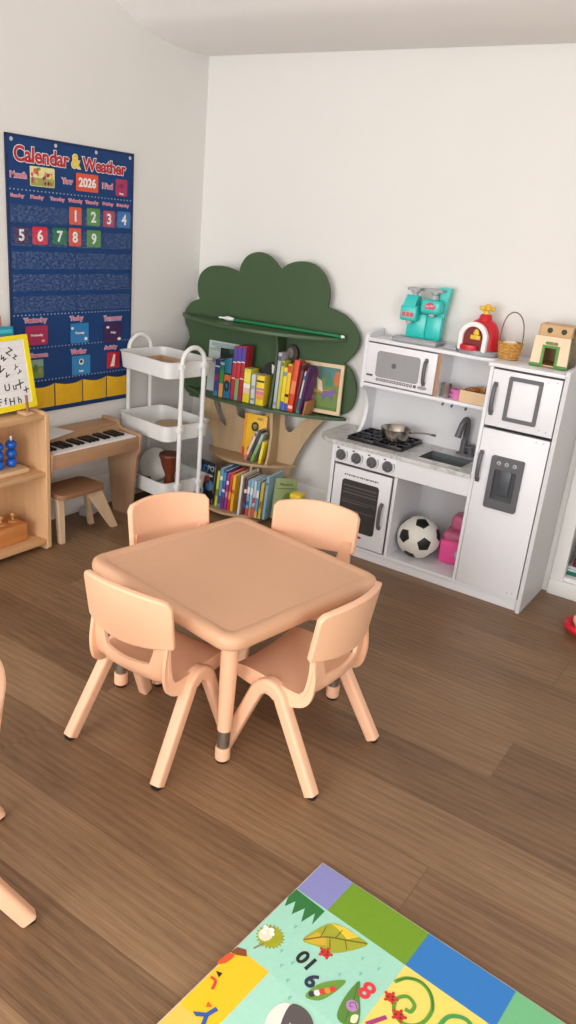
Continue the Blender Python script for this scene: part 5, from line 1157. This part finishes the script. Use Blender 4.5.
# curling vine
line2([(2.545, -2.262), (2.562, -2.238), (2.590, -2.228), (2.618, -2.240), (2.636, -2.272), (2.630, -2.312), (2.604, -2.334), (2.576, -2.325), (2.566, -2.296), (2.582, -2.276), (2.602, -2.284), (2.602, -2.302), (2.590, -2.304)], .008, (96, 160, 54), .0003, 6)
line2([(2.548, -2.256), (2.566, -2.236), (2.592, -2.226), (2.620, -2.24), (2.638, -2.272)], .003, (60, 120, 40), .0006, 6)
line2([(2.660, -2.300), (2.670, -2.262), (2.700, -2.246), (2.724, -2.262), (2.722, -2.29)], .009, (70, 160, 80), .0003, 6)
# hedgehog ball
q = []
for k in range(44):
    a = 2*pi*k/44; r = .034 if k % 2 else .026; q.append((2.273+r*cos(a), -2.338+r*.95*sin(a)))
P2(q, (164, 168, 30), .0002)
P2([(2.262+.016*cos(R(a)), -2.340+.018*sin(R(a))) for a in range(0, 360, 30)], (236, 228, 200), .0005)
for (x, y) in ((2.252, -2.325), (2.266, -2.322), (2.256, -2.338), (2.272, -2.330)): P2([(x+.007*cos(R(a)), y+.005*sin(R(a))) for a in range(0, 360, 40)], (246, 246, 240), .0008)
line2([(2.272, -2.36), (2.262, -2.385)], .003, (150, 120, 90), .0004)
# badger-like striped back, red fox shape, small fills
P2([(2.375, -2.49), (2.38, -2.455), (2.402, -2.440), (2.418, -2.455), (2.412, -2.50), (2.39, -2.52)], (240, 236, 226), .0003, True)
P2([(2.398, -2.445), (2.425, -2.432), (2.455, -2.445), (2.470, -2.475), (2.462, -2.505), (2.415, -2.505)], (92, 84, 84), .0005, True)
for k in range(5): line2([(2.42+.01*k, -2.475), (2.424+.01*k, -2.50)], .003, (230, 226, 216), .0008, 2)
P2([(2.232, -2.405), (2.252, -2.398), (2.262, -2.410), (2.244, -2.420), (2.228, -2.424)], (140, 72, 36), .0003)
P2([(2.226, -2.43), (2.240, -2.425), (2.236, -2.45), (2.222, -2.462)], (224, 92, 44), .0003, True)
P2([(2.232, -2.478), (2.246, -2.474), (2.246, -2.486)], (50, 36, 30), .0005); line2([(2.232, -2.495), (2.246, -2.497), (2.252, -2.515)], .006, (216, 70, 60), .0005)
P2([(2.262, -2.54), (2.276, -2.545), (2.266, -2.552)], (230, 100, 40), .0004)
for (x, y) in ((2.31, -2.35), (2.33, -2.38), (2.44, -2.32), (2.475, -2.29), (2.46, -2.255), (2.50, -2.255), (2.36, -2.40), (2.385, -2.43), (2.345, -2.36), (2.30, -2.28)): P2([(x, y), (x+.006, y+.004), (x+.004, y-.008)], (120, 200, 190), .0003)
# vine and flower prints further along the mat
line2([(2.80, -2.20), (2.84, -2.26), (2.80, -2.32), (2.86, -2.36)], .01, (70, 150, 70), .0003)
b.build('printed_pictures', MT)

# ------------------------------------------------------------------ light
w = bpy.data.worlds.new('sky'); scn.world = w; w.use_nodes = True
w.node_tree.nodes['Background'].inputs['Color'].default_value = (.80, .90, 1, 1); w.node_tree.nodes['Background'].inputs['Strength'].default_value = 1.0
def window_light(name, loc, rot, sx, sy, power, rgb):
    l = bpy.data.lights.new(name, 'AREA'); l.shape = 'RECTANGLE'; l.size = sx; l.size_y = sy; l.energy = power; l.color = rgb
    o = bpy.data.objects.new(name, l); col.objects.link(o); o.location = loc; o.rotation_euler = rot; return o
window_light('window_daylight', ((GW[0]+GW[1])/2, YB+.03, (GW[2]+GW[3])/2), (R(90), 0, 0), GW[1]-GW[0]-.1, GW[3]-GW[2]-.1, 88, (1, .992, .985))
window_light('side_fill_light', (XR-.03, (RW[0]+RW[1])/2, (RW[2]+RW[3])/2), (R(90), 0, R(90)), RW[1]-RW[0]-.1, RW[3]-RW[2]-.1, 60, (1, .985, .97))  # added side fill from an assumed window, lifts the left wall
vs = scn.view_settings; scn.display_settings.display_device = 'sRGB'
vs.view_transform = 'Standard'; vs.look = 'None'; vs.gamma = 1; vs.use_curve_mapping = False; vs.exposure = 0.47
